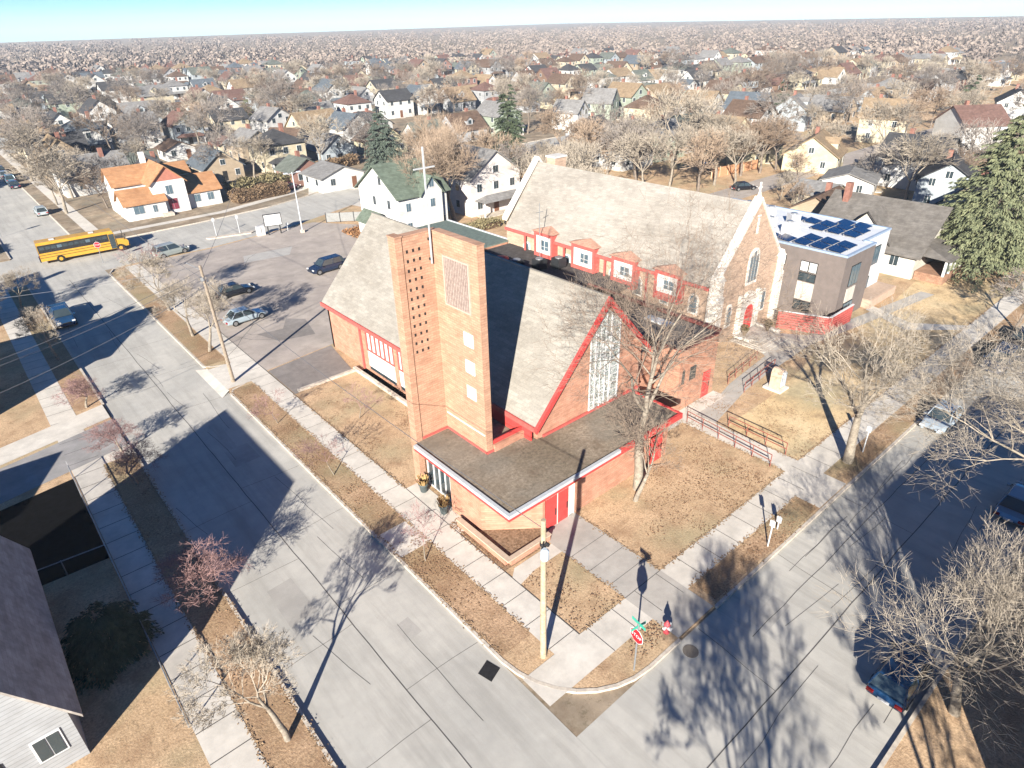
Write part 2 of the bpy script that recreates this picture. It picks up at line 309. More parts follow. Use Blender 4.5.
for xx in (22,30,38,47,56): crack(xx,7.2,xx+.4,11.8,.025,.05)
for k in range(22):
    a,b=16+rnd.random()*50,3+rnd.random()*8; crack(a,b,a+rnd.uniform(4,8),b+rnd.uniform(-.5,.5) if 3.5<b<10.5 else b,.022,.08)
for k in range(30):
    a,b=18+rnd.random()*26,60+rnd.random()*34; crack(a,b,a+rnd.uniform(-6,6),b+rnd.uniform(-6,6),.04,.3,.0135)
struct('pavement_joints',jb,M_JOINT)
for i,(x,y,a,b) in enumerate(((7.2,28,1.6,3.4),(10.6,44,1.9,2.6),(6.8,62,1.3,2.2),(11.0,22,1.0,1.4),(26,9.8,2.6,1.1),(44,8.6,2.0,1.6))):
    sheet('road_patch',[(x-a/2,y-b/2),(x+a/2,y-b/2+.1),(x+a/2-.05,y+b/2),(x-a/2+.08,y+b/2-.1)],-.119,M_RP)
# ================================================================== MODERN CHURCH (front)
CH=thing('modern_church','modern orange brick church with steep grey roof and lattice gable window behind the tower','church',(30.7,26.4,0))
RX,RZ=30.7,12.0; EX,EZ=24.1,4.75; REX,REZ=35.4,6.85; Y0,Y1=26.0,56.2
def W(b,name,m,par=CH,**k): return b.build(name,m,par,world=True,**k)
# walls
b=MB(); b.ext([(24.5,26.4,0),(34.9,26.4,0),(34.9,26.4,7.1),(RX,26.4,RZ-.35),(24.5,26.4,4.85)],(0,.35,0)); W(b,'front_wall',M_BRK)
b=MB(); b.box(24.5,24.8,26.76,42.4,0,4.9); b.box(24.5,24.8,43.6,44.3,0,4.9); b.box(24.5,24.8,48.8,56.0,0,4.9); b.box(24.5,24.8,42.4,43.6,0,.25);b.box(24.5,24.8,44.3,48.8,0,.25)
b.box(24.5,24.8,42.4,43.6,4.35,4.9); b.box(24.5,24.8,44.3,48.8,4.35,4.9); W(b,'side_wall',M_BRK)
b=MB(); b.ext([(24.5,56.0,0),(34.9,56.0,0),(34.9,56.0,7.1),(RX,56.0,RZ-.35),(24.5,56.0,4.9)],(0,-.3,0)); b.box(34.55,34.9,26.76,55.7,0,7.2); W(b,'rear_wall',M_BRK)
# roof
b=MB()
b.add([(EX,Y0,EZ),(RX,Y0,RZ),(RX,Y1,RZ),(EX,Y1,EZ),(EX+.03,Y0,EZ-.25),(RX,Y0,RZ-.3),(RX,Y1,RZ-.3),(EX+.03,Y1,EZ-.25)],[(0,1,2,3),(7,6,5,4),(0,4,5,1),(2,6,7,3),(3,7,4,0)])
b.add([(REX,Y0,REZ),(RX,Y0,RZ),(RX,Y1,RZ),(REX,Y1,REZ),(REX,Y0,REZ-.25),(RX,Y0,RZ-.3),(RX,Y1,RZ-.3),(REX,Y1,REZ-.25)],[(3,2,1,0),(4,5,6,7),(1,5,4,0),(3,7,6,2),(0,4,7,3)])
rf=W(b,'roof',M_SHING)
b=MB(); b.ext([(EX-.03,Y0-.06,EZ+.05),(EX-.03,Y0-.06,EZ-.42),(RX,Y0-.06,RZ-.5),(RX,Y0-.06,RZ+.06)],(0,.22,0)); b.ext([(RX+.002,Y0-.058,RZ+.06),(RX+.002,Y0-.058,RZ-.52),(REX+.03,Y0-.058,REZ-.45),(REX+.03,Y0-.058,REZ+.05)],(0,.22,0)); W(b,'rake_board',M_RED,rf)
b=MB(); b.box(EX-.12,EX+.02,Y0+.17,Y1+.02,EZ-.32,EZ+.03); W(b,'eave_fascia',M_REDD,rf)
b=MB(); b.box(RX-.1,RX+.1,Y0+.17,Y1,RZ+.0,RZ+.07); W(b,'ridge_cap',M_SHING,rf)
# lattice window
b=MB(); b.ext([(29.35,26.34,3.75),(32.3,26.34,3.75),(32.3,26.34,9.9),(RX,26.34,11.25),(29.35,26.34,10.1)],(0,.05,0)); gw=W(b,'gable_window',M_GLP)
b=MB()
for x,zt in ((29.35,10.1),(29.85,10.5),(31.35,10.7),(32.25,9.95)): b.box(x-.045,x+.045,26.27,26.335,3.75,zt)
for z in [3.8+.62*i for i in range(11)]: b.box(29.35,29.85,26.275,26.33,z,z+.05); b.box(31.35,32.25,26.275,26.33,z+.2,z+.26)
for x in (30.35,30.85): b.box(x-.02,x+.02,26.285,26.33,3.75,10.8)
for i in range(26):
    z=3.9+i*.27; a=29.9+rnd.random()*.9; b.box(a,min(31.3,a+.25+rnd.random()*.5),26.28,26.33,z,z+.05); 
for i in range(40):
    a=29.4+rnd.random()*2.75; z=3.9+rnd.random()*5.6; b.box(a,a+.04,26.283,26.33,z,z+.2+rnd.random()*.4)
W(b,'lattice',M_WHITE,gw)
b=MB(); b.box(24.9,34.8,26.22,26.36,3.62,3.78); W(b,'flashing',M_REDD)
# tall side windows on the left wall
def sidewin(y0,y1,n):
    b=MB(); b.box(24.56,24.62,y0,y1,2.25,4.3); p=W(b,'tall_window',M_WHP)
    b=MB()
    for i in range(n+1): yy=y0+(y1-y0)*i/n; b.box(24.44,24.56,yy-.06,yy+.06,2.2,4.36)
    b.box(24.45,24.56,y0,y1,4.28,4.37); b.box(24.45,24.56,y0,y1,2.16,2.25); W(b,'mullion',M_REDD,p)
    b=MB(); b.box(24.48,24.56,y0,y1,.6,2.15); W(b,'white_panel',M_WHP)
    b=MB(); b.box(24.52,24.6,y0,y1,.25,.6); W(b,'basement_window',M_GLD)
sidewin(44.3,48.8,6); sidewin(42.4,43.55,2)
b=MB(); b.box(24.34,24.49,49.65,49.85,0,4.6); W(b,'downpipe',M_REDD)
# tower
b=MB(); b.box(18.42,18.86,31.55,32.3,0,17.35); b.box(18.92,20.95,31.6,32.1,3.5,17.3); b.box(18.5,20.95,31.62,32.1,0,3.5); b.box(20.95,21.45,27.3,32.1,0,17.3);
b.box(21.45,21.6,31.7,32.0,3,17.2)
T=thing('bell_tower','tall orange brick bell tower of two joined slabs with rows of small square holes','tower',(20.9,31.6,0))
W(b,'wall',M_BRKT,T)
b=MB(); b.box(18.855,18.925,31.7,32.0,3.5,17.25); W(b,'shadow_joint',M_DARK,T)
for i in range(12):
    for j in range(3):
        b=MB(); x=19.16+j*.42; z=16.42-i*.584; b.box(x-.055,x+.055,31.57,31.603,z-.09,z+.09); W(b,'vent_hole',M_DARK,T)
b=MB()
b.box(20.93,20.952,28.2,30.5,13.1,16.0); lv=W(b,'louvre',mat('weathered_louvre',(.32,.25,.21),(.20,.14,.12),3,.8,kind='bark'),T)
b=MB()
for k in range(14): b.box(20.9,20.935,28.2+k*.165,28.27+k*.165,13.1,16.0)
W(b,'louvre_blades',mat('louvre_wood',(.46,.38,.33),(.30,.22,.19),5,.8),lv)
b=MB(); b.box(20.88,20.951,28.1,28.2,13.0,16.1); b.box(20.88,20.951,30.5,30.6,13.0,16.1); b.box(20.88,20.951,28.2,30.5,16.0,16.1); b.box(20.88,20.951,28.2,30.5,13.0,13.1); W(b,'louvre_frame',mat('pinkish_trim',(.62,.42,.34),None,3,.8),lv)
for z0 in (10.85,9.0,7.2):
    b=MB(); b.box(20.9,20.952,28.08,28.98,z0,z0+.88); p=W(b,'white_window',M_WHP,T)
b=MB(); b.box(20.88,20.951,27.4,31.4,4.95,5.03); W(b,'ledge',M_STONE,T)
b=MB(); b.box(20.90,20.955,27.25,31.58,3.62,3.78); b.box(18.9,20.9,31.52,31.598,3.62,3.78); b.box(20.9,21.5,27.22,27.298,3.62,3.78); W(b,'base_flashing',M_REDD,T)
b=MB(); b.box(18.38,18.9,31.5,32.34,17.35,17.42); b.box(18.9,20.97,31.56,32.14,17.3,17.36); b.box(20.92,21.48,27.26,31.56,17.3,17.362); W(b,'coping',M_BRKT,T)
# cross
M_CRS=mat('grey_white_metal',(.55,.56,.56),None,3,.4)
CX=thing('tall_cross','tall thin white metal cross fixed to the top of the brick bell tower','cross',(20.72,31.45,15.4))
b=MB(); b.box(20.68,20.76,31.39,31.47,15.4,22.0); W(b,'mast',M_CRS,CX)
b=MB(); b.box(20.02,20.679,31.4,31.46,20.84,20.92); b.box(20.761,21.42,31.4,31.46,20.84,20.92); W(b,'crossbar',M_CRS,CX)
for z in (15.6,16.8): b=MB(); b.box(20.62,20.82,31.495,31.56,z,z+.15); W(b,'bracket',M_DARK,CX)
# low entrance hall
LH=thing('entrance_hall','low flat-roofed brick entrance hall with white and red fascia at the foot of the tower','building',(18.5,22.5,0))
b=MB(); b.ext([(18.4,28.0,0),(18.4,24.9,0),(21.3,22.5,0),(21.5,22.5,0),(21.5,22.8,0),(21.4,22.8,0),(18.7,25.05,0),(18.7,28.0,0)],(0,0,3.27)); b.box(24.05,31.4,22.5,22.8,0,3.29); b.box(33.2,33.6,22.5,26.3,0,3.3); b.box(21.5,24.05,22.55,22.8,2.6,3.3); b.box(31.4,33.2,22.55,22.8,2.3,3.3); W(b,'wall',M_BRK,LH)
b=MB(); b.add([(18.2,21.95,3.58),(33.9,21.95,3.58),(33.9,26.38,3.58),(24.45,26.38,3.58),(24.45,31.55,3.58),(18.2,31.5,3.58)],[(0,1,2,3),(0,3,4,5)]); b.add([(18.2,21.95,3.3),(33.9,21.95,3.3),(33.9,26.38,3.3),(18.2,31.5,3.3)],[(3,2,1,0)]); W(b,'flat_roof',M_GRAV,LH)
b=MB(); b.box(17.97,18.2,21.72,31.3,3.46,3.68); b.box(18.201,27.5,21.72,21.95,3.46,3.68); W(b,'white_edge',mat('white_flashing',(.56,.58,.6),(.48,.5,.52),3,.5),LH)
b=MB(); b.box(17.99,18.25,21.74,31.28,3.26,3.455); b.box(18.251,34.06,21.74,22.0,3.26,3.455); b.box(33.9,34.08,22.001,26.3,3.3,3.66); b.box(27.501,34.06,21.75,21.96,3.456,3.66); W(b,'red_fascia',M_RED,LH)
b=MB(); b.box(18.19,18.24,22.0,31.2,3.59,3.66); b.box(18.24,33.8,21.96,22.0,3.59,3.66); W(b,'gravel_stop',M_DARK,LH)
b=MB(); b.box(24.0,24.12,26.5,31.2,3.6,4.5); b.box(21.5,24.0,27.35,27.47,3.6,4.35); W(b,'low_red_wall',M_RED,LH)
b=MB(); b.box(21.5,24.2,27.15,27.34,3.6,4.1); W(b,'low_brick_wall',M_BRK,LH)
def door(par,x0,x1,y,z1,m,glz=False,ax='x',hand=True):
    b=MB()
    if ax=='x': b.box(x0,x1,y-.04,y+.02,.03,z1)
    else: b.box(y-.04,y+.02,x0,x1,.03,z1)
    d=W(b,'door',m,par); b=MB(); c=(x0+x1)/2
    if ax=='x': b.box(x1-.16,x1-.11,y-.09,y-.041,.85,1.35)
    else: b.box(y-.09,y-.041,x0+.12,x0+.17,.85,1.35)
    W(b,'handle',M_DARK,d); return d
door(LH,21.56,22.5,22.5,2.45,M_RED); door(LH,22.56,23.5,22.5,2.45,M_RED)
b=MB(); b.box(22.5,22.56,22.44,22.52,0,2.45); b.box(21.5,24.05,22.44,22.53,2.451,2.52); b.box(23.5,23.56,22.45,22.52,0,2.45); b.box(23.98,24.05,22.45,22.52,0,2.45); W(b,'door_frame',M_STONE,LH)
b=MB(); b.box(23.56,23.98,22.47,22.5,.1,2.45); W(b,'side_light',M_WHP,LH); b=MB(); b.box(21.5,24.0,22.47,22.5,2.52,3.1); W(b,'transom',M_GLD,LH)
door(LH,31.6,33.0,22.5,2.2,M_RED)
# glazed front doors facing the street
b=MB(); b.box(18.95,19.0,28.1,31.4,0,3.25); gd=W(b,'glass_door',M_GLD,LH)
b=MB()
for yy in (28.05,28.7,29.3,29.95,30.6,31.3): b.box(18.88,18.95,yy,yy+.07,0,3.25)
b.box(18.885,18.95,28.1,31.4,2.3,2.38); b.box(18.885,18.95,28.1,31.4,0.01,.1); W(b,'door_mullion',M_WHITE,gd)
b=MB(); b.box(18.86,18.9,30.0,31.3,2.4,3.2); W(b,'upper_panel',M_WHP,gd)
# brick planter round the corner
PL=thing('brick_planter','low L-shaped brick planter wall below the corner of the entrance hall','planter',(18.2,22.1,0))
b=MB(); b.box(17.75,18.0,21.9,26.6,0,.45); b.box(18.001,21.15,21.65,21.9,0,.45); W(b,'wall',M_BRK,PL)
b=MB(); b.box(17.7,18.05,21.9,26.65,.451,.54); b.box(17.7,21.2,21.6,21.9,.4515,.541); W(b,'coping',mat('tan_coping',(.62,.48,.36),(.52,.40,.3),3,.9),PL)
b=MB(); b.add([(18.0,21.9,.36),(21.15,21.9,.36),(21.4,22.4,.36),(21.3,22.49,.36),(18.39,24.9,.36),(18.0,25.2,.36)],[(0,1,2,3,4,5)]); W(b,'soil',M_DIRT,PL)
PW=thing('planter_wall','long low concrete planter wall along the window well beside the church','wall',(23.6,41,0))
b=MB(); b.box(23.45,23.75,32.4,50.2,0,.28); b.box(17.9,23.44,49.7,50.0,0,.22); W(b,'wall',M_KERB,PW)
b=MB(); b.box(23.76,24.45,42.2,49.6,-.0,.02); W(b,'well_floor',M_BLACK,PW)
for (x,y) in ((18.15,30.9),(17.85,28.15)):
    u=thing('planter_urn','','urn',(x,y,.02),0,'potted plants beside the glass entrance doors')
    u['label']='dark grey urn with dry plants %s the glass church doors'%('at the left of' if y>30 else 'by the brick corner right of')
    b=MB(); b.lathe((0,0,0),[(.2,0),(.24,.05),(.3,.55),(.36,.62),(.33,.66)],12); b.build('pot',mat('urn_grey',(.10,.12,.12),None,3,.7),u,smooth=True)
    b=MB(); rr=random.Random(int(y))
    for i in range(90):
        a=rr.random()*6.28; l=.25+rr.random()*.35; rr_=.28*rr.random(); p=Vector((rr_*math.cos(a),rr_*math.sin(a),.6)); q=p+Vector((math.cos(a)*l*.5,math.sin(a)*l*.5,l)); n=Vector((-math.sin(a),math.cos(a),0))*.04
        b.add([p-n,p+n,q+n,q-n],[(0,1,2,3)])
    b.build('plant',mat('dry_plant',(.55,.34,.14),(.3,.2,.08),20,.9),u)
# ------------------------------------------------------------------ connecting wing
WG=thing('flat_roof_wing','low brick wing with dark flat roof and red door right of the big tree','building',(41,27,0))
WZ=5.5
b=MB(); b.box(38.8,43.8,25.5,25.8,0,WZ); b.box(43.5,43.8,25.81,40,0,WZ); b.box(38.8,39.1,25.81,28,0,WZ); b.box(34.95,38.79,27.8,28.0,0,WZ-.4); W(b,'wall',M_BRK,WG)
b=MB(); b.add([(38.8,25.6,WZ),(43.8,25.6,WZ),(43.8,40,WZ),(38.8,40,WZ)],[(0,1,2,3)]); b.add([(34.95,27.9,WZ-.35),(38.79,27.9,WZ-.35),(38.79,60,WZ-.35),(34.95,60,WZ-.35)],[(0,1,2,3)]); b.box(38.79,38.85,40,60,3.7,WZ-.35); b.add([(38.79,40,3.75),(51.2,40,3.75),(51.2,60,3.75),(38.79,60,3.75)],[(0,1,2,3)]);W(b,'flat_roof',M_DKROOF,WG)
b=MB(); b.add([(38.9,25.7,WZ+.012),(43.7,25.7,WZ+.012),(43.6,33,WZ+.012),(39,33,WZ+.012)],[(0,1,2,3)]); W(b,'gravel_surface',mat('brown_gravel',(.22,.19,.16),(.13,.11,.1),5,1),WG)
b=MB(); b.box(43.75,43.98,25.4,40,WZ-.05,WZ+.3); b.box(38.7,43.74,25.38,25.6,WZ-.02,WZ+.12); b.box(38.65,38.8,25.61,27.8,WZ-.02,WZ+.12); W(b,'parapet',mat('dark_red_coping',(.22,.06,.05),(.12,.04,.035),3,.8),WG)
b=MB(); b.box(38.81,51.0,59.8,60,0,3.7); W(b,'rear_wall',M_BRK,WG)
door(WG,42.2,43.2,25.5,2.4,M_RED)
b=MB(); b.box(40.2,41.0,25.46,25.5,2.4,3.6); b.box(39.2,39.5,25.46,25.5,2.4,3.6); W(b,'window',M_GLD,WG)
b=MB(); b.box(36.0,36.7,27.74,27.8,1.6,3.0); W(b,'red_shutter',M_RED,WG)
b=MB(); b.box(41.5,42.4,29,31.4,WZ+.013,WZ+.15); W(b,'skylight',M_METALW,WG)
hv=[(43.2,51.5),(45.2,50.0),(47.0,48.8)]
for i,(x,y) in enumerate(hv):
    h=thing('air_conditioner','','roof unit',(x+2.2,y+.6,3.76),0,'black air conditioning units on the shaded flat roof')
    h['label']='black shaded rooftop cooling unit, %s of three below the red dormers'%('leftmost','middle','rightmost')[i]
    b=MB(); b.box(-.6,.6,-.6,.6,.12,1.1); b.build('casing',mat('black_casing',(.03,.032,.035),None,3,.5),h); b=MB(); b.lathe((0,0,1.101),[(.45,0),(.45,.08),(.38,.09)],14); b.build('fan_grille',M_GALV,h)
    b=MB(); b.box(-.55,-.4,-.6,.6,0,.12); b.box(.4,.55,-.6,.6,0,.12); b.build('skid',M_DARK,h)
# rear block with greenish roof
RB=thing('rear_annex','low flat annex behind the modern church with a pale green roof edge','building',(45,66,0))
b=MB(); b.box(38.5,51,60.2,73,0,3.9); W(b,'wall',M_BRK,RB)
b=MB(); b.box(38.2,51.3,60.21,73.3,3.9,4.05); W(b,'roof',mat('green_roofing',(.17,.22,.19),(.12,.15,.13),2,.9),RB)
b=MB(); b.box(51.3,51.42,60.3,73.3,3.8,4.2); W(b,'roof_edge',M_METALW,RB)
LS=thing('red_lawn_table','small red oval awning in the shaded court behind the tower roof','awning',(45.6,55.0,3.76))
b=MB(); b.lathe((0,0,.5),[(.9,0),(.8,.14),(.3,.26)],14); b.build('canopy',M_RED,LS,smooth=True); b=MB(); b.tube((0,0,0),(0,0,.5),.04); b.build('post',M_DARK,LS)
# white roof cross
rc=thing('roof_cross','slim dark metal cross standing above the red dormers of the old church','cross',(49.3,52.6,3.76))
b=MB(); b.tube((0,0,0),(0,0,6.5),.045,.035); b.build('mast',M_GALV,rc); b=MB(); b.tube((-.55,0,5.5),(.55,0,5.5),.035); b.build('crossbar',M_GALV,rc)
# ------------------------------------------------------------------ OLD CHURCH
OC=thing('gothic_church','old buff brick gothic church with a large beige roof, red dormers and arched red door','church',(56,30.4,0))
LX,RXX,AP=50.9,61.3,12.75; EZ2=6.2; EZR=6.0
b=MB(); b.ext([(LX,30.4,0),(RXX,30.4,0),(RXX,30.4,EZ2+.6),(56.1,30.4,AP+.3),(LX,30.4,EZ2+.6)],(0,.6,0)); W(b,'front_wall',M_BRKO,OC)
b=MB(); b.box(LX+.3,LX+.7,31.01,60,0,EZ2-.3); b.box(RXX-.7,RXX-.3,31.01,60,0,EZ2-.3); b.ext([(LX+.3,60.0,0),(RXX-.3,60.0,0),(RXX-.3,60,EZ2),(56.1,60,AP),(LX+.3,60,EZ2)],(0,.5,0)); W(b,'side_wall',M_BRKO,OC)
b=MB(); sl=(AP-EZ2)/(56.1-LX); ex=LX-.25; ez=EZ2-.25*sl
b.add([(ex,31.0,ez),(56.1,31.0,AP),(56.1,60.1,AP),(ex,60.1,ez),(ex,31.0,ez-.22),(56.1,31,AP-.3),(56.1,60.1,AP-.3),(ex,60.1,ez-.22)],[(0,1,2,3),(7,6,5,4),(3,7,4,0),(0,4,5,1),(2,6,7,3)])
ex2=RXX+.25
b.add([(ex2,31.0,ez),(56.1,31.0,AP),(56.1,60.1,AP),(ex2,60.1,ez),(ex2,31.0,ez-.22),(56.1,31,AP-.3),(56.1,60.1,AP-.3),(ex2,60.1,ez-.22)],[(3,2,1,0),(4,5,6,7),(0,4,7,3),(1,5,4,0),(3,7,6,2)])
orf=W(b,'roof',M_SHOLD,OC)
b=MB(); b.box(ex-.14,ex-.001,31.2,60.1,ez-.3,ez+.02); W(b,'eave_fascia',M_REDD,orf)
for y0,y1 in ((30.28,31.12),(59.9,60.7)):
    b=MB()
    for sx,xe in ((-1,LX-.2),(1,RXX+.2)):
        b.ext([(xe,y0,EZ2+.45),(56.1+sx*.004,y0,AP+.25),(56.1+sx*.004,y0,AP+.62),(xe,y0,EZ2+.82)],(0,y1-y0,0))
    W(b,'coping',M_STONE,OC)
for x in (LX-.1,RXX+.1):
    b=MB()
    for z,h,wd in ((0,5.2,.75),(5.201,1.5,.55)): b.box(x-wd/2,x+wd/2,29.95-.1*(h>2),31.1,z,z+h)
    b.box(x-.5,x+.5,29.95,31.15,6.702,6.85)
    b.ext([(x-.4,30.0,6.851),(x+.4,30.0,6.851),(x,30.0,7.4)],(0,1.0,0))
    W(b,'buttress',M_STONE,OC)
b=MB(); b.lathe((56.1,30.7,AP+.55),[(.28,0),(.16,.25),(.12,.5)],8); b.box(56.0,56.2,30.65,30.75,AP+1.051,AP+1.9); b.box(55.8,56.4,30.66,30.74,AP+1.35,AP+1.5); W(b,'gable_cross',M_STONE,OC)
def gothic(cx,z0,z1,hw,n=6):
    zs=z1-hw*1.5; P=[(cx-hw,z0),(cx+hw,z0),(cx+hw,zs)]
    for i in range(1,n): t=i/n; P.append((cx+hw*math.cos(t*math.pi/2)**.75,zs+(z1-zs)*math.sin(t*math.pi/2)))
    P.append((cx,z1))
    for i in range(n-1,0,-1): t=i/n; P.append((cx-hw*math.cos(t*math.pi/2)**.75,zs+(z1-zs)*math.sin(t*math.pi/2)))
    P.append((cx-hw,zs)); return P
DX=56.4
b=MB(); b.ext([(x,30.05,z) for x,z in gothic(DX,0,4.3,1.3)],(0,.34,0)); b.box(DX-1.75,DX-1.36,29.95,30.39,0,4.2); b.box(DX+1.36,DX+1.75,29.95,30.39,0,4.2); W(b,'portal',M_STONE,OC)
b=MB(); b.ext([(x,30.0,z) for x,z in gothic(DX,.34,2.95,.72)],(0,.045,0)); dd=W(b,'door',M_RED,OC); b=MB(); b.box(DX+.05,DX+.1,29.95,29.995,1.2,1.5); W(b,'handle',M_DARK,dd)
b=MB(); b.ext([(x,30.3,z) for x,z in gothic(DX,5.0,8.6,.95)],(0,.09,0)); gwn=W(b,'window_surround',M_STONE,OC)
b=MB()
for dx in (-.5,0,.5): b.ext([(x,30.26,z) for x,z in gothic(DX+dx,5.3,7.9+(.4 if dx==0 else 0),.19)],(0,.035,0))
W(b,'pane',M_GLB,gwn)
b=MB(); b.ext([(x,30.3,z) for x,z in gothic(56.1,10.0,11.5,.13)],(0,.09,0)); b.box(55.85,56.35,30.3,30.39,11.6,11.75); W(b,'niche',M_STONE,OC)
for xx in (53.2,59.3):
    b=MB(); b.ext([(x,30.3,z) for x,z in gothic(xx,1.4,3.8,.45)],(0,.09,0)); p=W(b,'window_surround',M_STONE,OC); b=MB(); b.ext([(x,30.27,z) for x,z in gothic(xx,1.6,3.5,.25)],(0,.028,0)); W(b,'pane',M_GLB,p)
for i in range(8):
    yy=33+i*3.4; b=MB(); P=[(y_,z_) for y_,z_ in gothic(yy,2.6,4.7,.6)]; b.ext([(LX+.2,y_,z_) for y_,z_ in P],(.098,0,0)); p=W(b,'window_surround',M_STONE,OC)
    b=MB(); b.ext([(LX+.16,y_,z_) for y_,z_ in gothic(yy,2.8,4.5,.38)],(.038,0,0)); W(b,'pane',M_GLB,p)
# dormers
for i,(y0,y1,zt) in enumerate(((51.6,54.6,6.3),(45.2,48.6,6.2),(39.7,42.8,6.1),(34.2,37.2,6.05))):
    xf=50.3; zb=3.4; zr=zt+.25
    b=MB(); b.box(xf,51.4,y0,y0+.3,zb,zt+.35); b.box(xf,51.4,y1-.3,y1,zb,zt+.35); b.box(xf,51.4,y0+.3,y1-.3,zb,zb+.75); b.box(xf,51.4,y0+.3,y1-.3,zt-.1,zt+.35)
    b.ext([(51.4,y0,zb),(51.4,y0,zt+.35),(50.9+(zt+.35-EZ2)/sl+.1,y0,zt+.35)],(0,.12,0)); b.ext([(51.4,y1,zb),(51.4,y1,zt+.35),(50.9+(zt+.35-EZ2)/sl+.1,y1,zt+.35)],(0,-.12,0))
    d=W(b,'dormer',M_REDD,OC)
    ym=(y0+y1)/2; o=.25; xb=50.9+(zt+.85-EZ2)/sl+.15; b=MB()
    b.add([(xf-o,y0-o,zt+.36),(xf-o,y1+o,zt+.36),(xf+1.1,ym,zt+.85),(xb,ym,zt+.85),(50.9+(zt+.36-EZ2)/sl,y0-o,zt+.36),(50.9+(zt+.36-EZ2)/sl,y1+o,zt+.36)],[(0,2,1),(0,4,3,2),(1,2,3,5),(0,1,5,4)]); W(b,'dormer_roof',mat('red_tan_roof',(.56,.36,.25),(.46,.22,.16),4,.9),d)
    b=MB(); b.box(xf+.1,xf+.16,y0+.3,y1-.3,zb+.75,zt-.1); wn=W(b,'window',M_WHP,d)
    b=MB(); b.box(xf+.06,xf+.1,ym-.75,ym+.35,zb+1.2,zt-.6); W(b,'pane',M_GLB,wn); b=MB(); b.box(xf+.03,xf+.06,ym-.23,ym-.17,zb+1.2,zt-.6); b.box(xf+.03,xf+.06,ym-.75,ym+.35,zb+1.6,zb+1.64); W(b,'glazing_bar',M_WHITE,wn)
for i,yy in enumerate((38.3,43.9,50.0,56.5)):
    b=MB(); b.box(50.6,50.75,yy,yy+.2,0,5.9); W(b,'downpipe',M_REDD,OC)
b=MB(); b.box(58.3,60.2,59.4,60.9,0,12.9); chm=W(b,'chimney',M_BRKO,OC); b=MB(); b.box(58.2,60.3,59.3,61.0,12.901,13.1); W(b,'chimney_cap',M_STONE,chm)
# church steps
ST=thing('church_steps','pale stone steps leading down from the arched red door of the old church','steps',(54.5,27.8,0))
b=MB(); 
for k in range(5): b.box(54.6-.3*k,57.9,27.9-.42*k,29.9,.02,.34-.06*k)
W(b,'steps',mat('step_stone',(.60,.55,.48),(.5,.45,.39),2),ST); b=MB(); b.box(54.0,54.3,28.2,29.9,0,.5); b.box(57.95,58.3,27.4,29.9,0,.5); W(b,'cheek_wall',M_STONE,ST)
for x,y in ((54.9,29.3),(57.6,28.4)):
    u=thing('step_urn','','urn',(x,y,.3),0,'stone urns on the church steps'); u['label']='dark urn with dry foliage on the church steps, %s the red arched door'%('left of' if x<55 else 'right of')
    b=MB(); b.lathe((0,0,0),[(.18,0),(.12,.12),(.3,.5),(.34,.55)],10); b.build('pot',mat('brown_urn',(.2,.15,.1),None,3,.8),u,smooth=True)
    b=MB(); rr=random.Random(3)
    for i in range(120):
        v=Vector((rr.gauss(0,1),rr.gauss(0,1),rr.gauss(0,1))).normalized()*.35+Vector((0,0,.8)); b.obox(v,.12,.1,.02,rr.random()*3)
    b.build('shrub',mat('olive_shrub',(.16,.13,.05),(.08,.07,.03),9,.9),u)
# handrails
def rail(name,label,pts,h=1.0,mid=(.5,),m=None,r=.035,group=None,n=6):
    o=thing(name,label,'railing',pts[0]+(0,),0,group); m=m or mat('rust_red_rail',(.33,.10,.07),(.2,.05,.04),4,.7)
    b=MB()
    for k in range(len(pts)-1):
        a,c=Vector((*pts[k],0)),Vector((*pts[k+1],0))
        for hh in (h,)+tuple(h*q for q in mid): b.tube(a+Vector((0,0,hh)),c+Vector((0,0,hh)),r,n=5)
    o2=b.build('rail',m)
    for v in o2.data.vertices: v.co-=Vector(o.location)
    o2.parent=o
    for k in range(len(pts)-1):
        a,c=Vector((*pts[k],0)),Vector((*pts[k+1],0)); N=max(1,round((c-a).length/1.6))
        for i in range(N+1 if k==len(pts)-2 else N):
            p=a.lerp(c,i/N); q=MB(); q.tube((0,0,0),(0,0,h),r*.9,n=5); po=q.build('post',m,o); po.location=p-Vector(o.location)
    return o
rail('handrail','rust red pipe handrail on the near side of the straight church path',[(38.3,24.0),(37.75,16.6)])
rail('handrail','rust red pipe handrail on the far side of the straight church path',[(40.0,21.4),(39.85,16.6)])
rail('handrail','short red stair rail on the lawn side of the path to the arched door',[(45.6,23.5),(51.2,24.0)])
rail('handrail','short red stair rail between the red wing door and the church steps',[(45.9,25.25),(51.6,25.95)])
b=MB()
# red slatted fence
RF=thing('red_fence','low red board fence with white cap between the old church and the dark modern block','fence',(60,26,0))
b=MB()
for k in range(7):
    z=.12+k*.26; b.ext([(59.3,28.3,z),(59.3,28.3,z+.2),(61.0,24.2,z+.2),(61.0,24.2,z)],(.05,.02,0)); b.ext([(61.06,24.2,z),(61.06,24.2,z+.2),(66.0,24.0,z+.2),(66.0,24.0,z)],(0,.05,0))
W(b,'boards',M_REDD,RF); b=MB(); b.ext([(59.2,28.4,1.95),(59.4,28.4,1.95),(61.15,24.1,1.95),(60.95,24.1,1.95)],(0,0,.07)); b.box(61.15,66,23.95,24.15,1.951,2.02); W(b,'cap',M_WHITE,RF)
for x,y in ((59.3,28.3),(60.15,26.25),(61.03,24.2),(63.5,24.1),(66,24.05)):
    b=MB(); b.box(x+.06,x+.16,y+.06,y+.16,0,2.0); W(b,'post',M_REDD,RF)
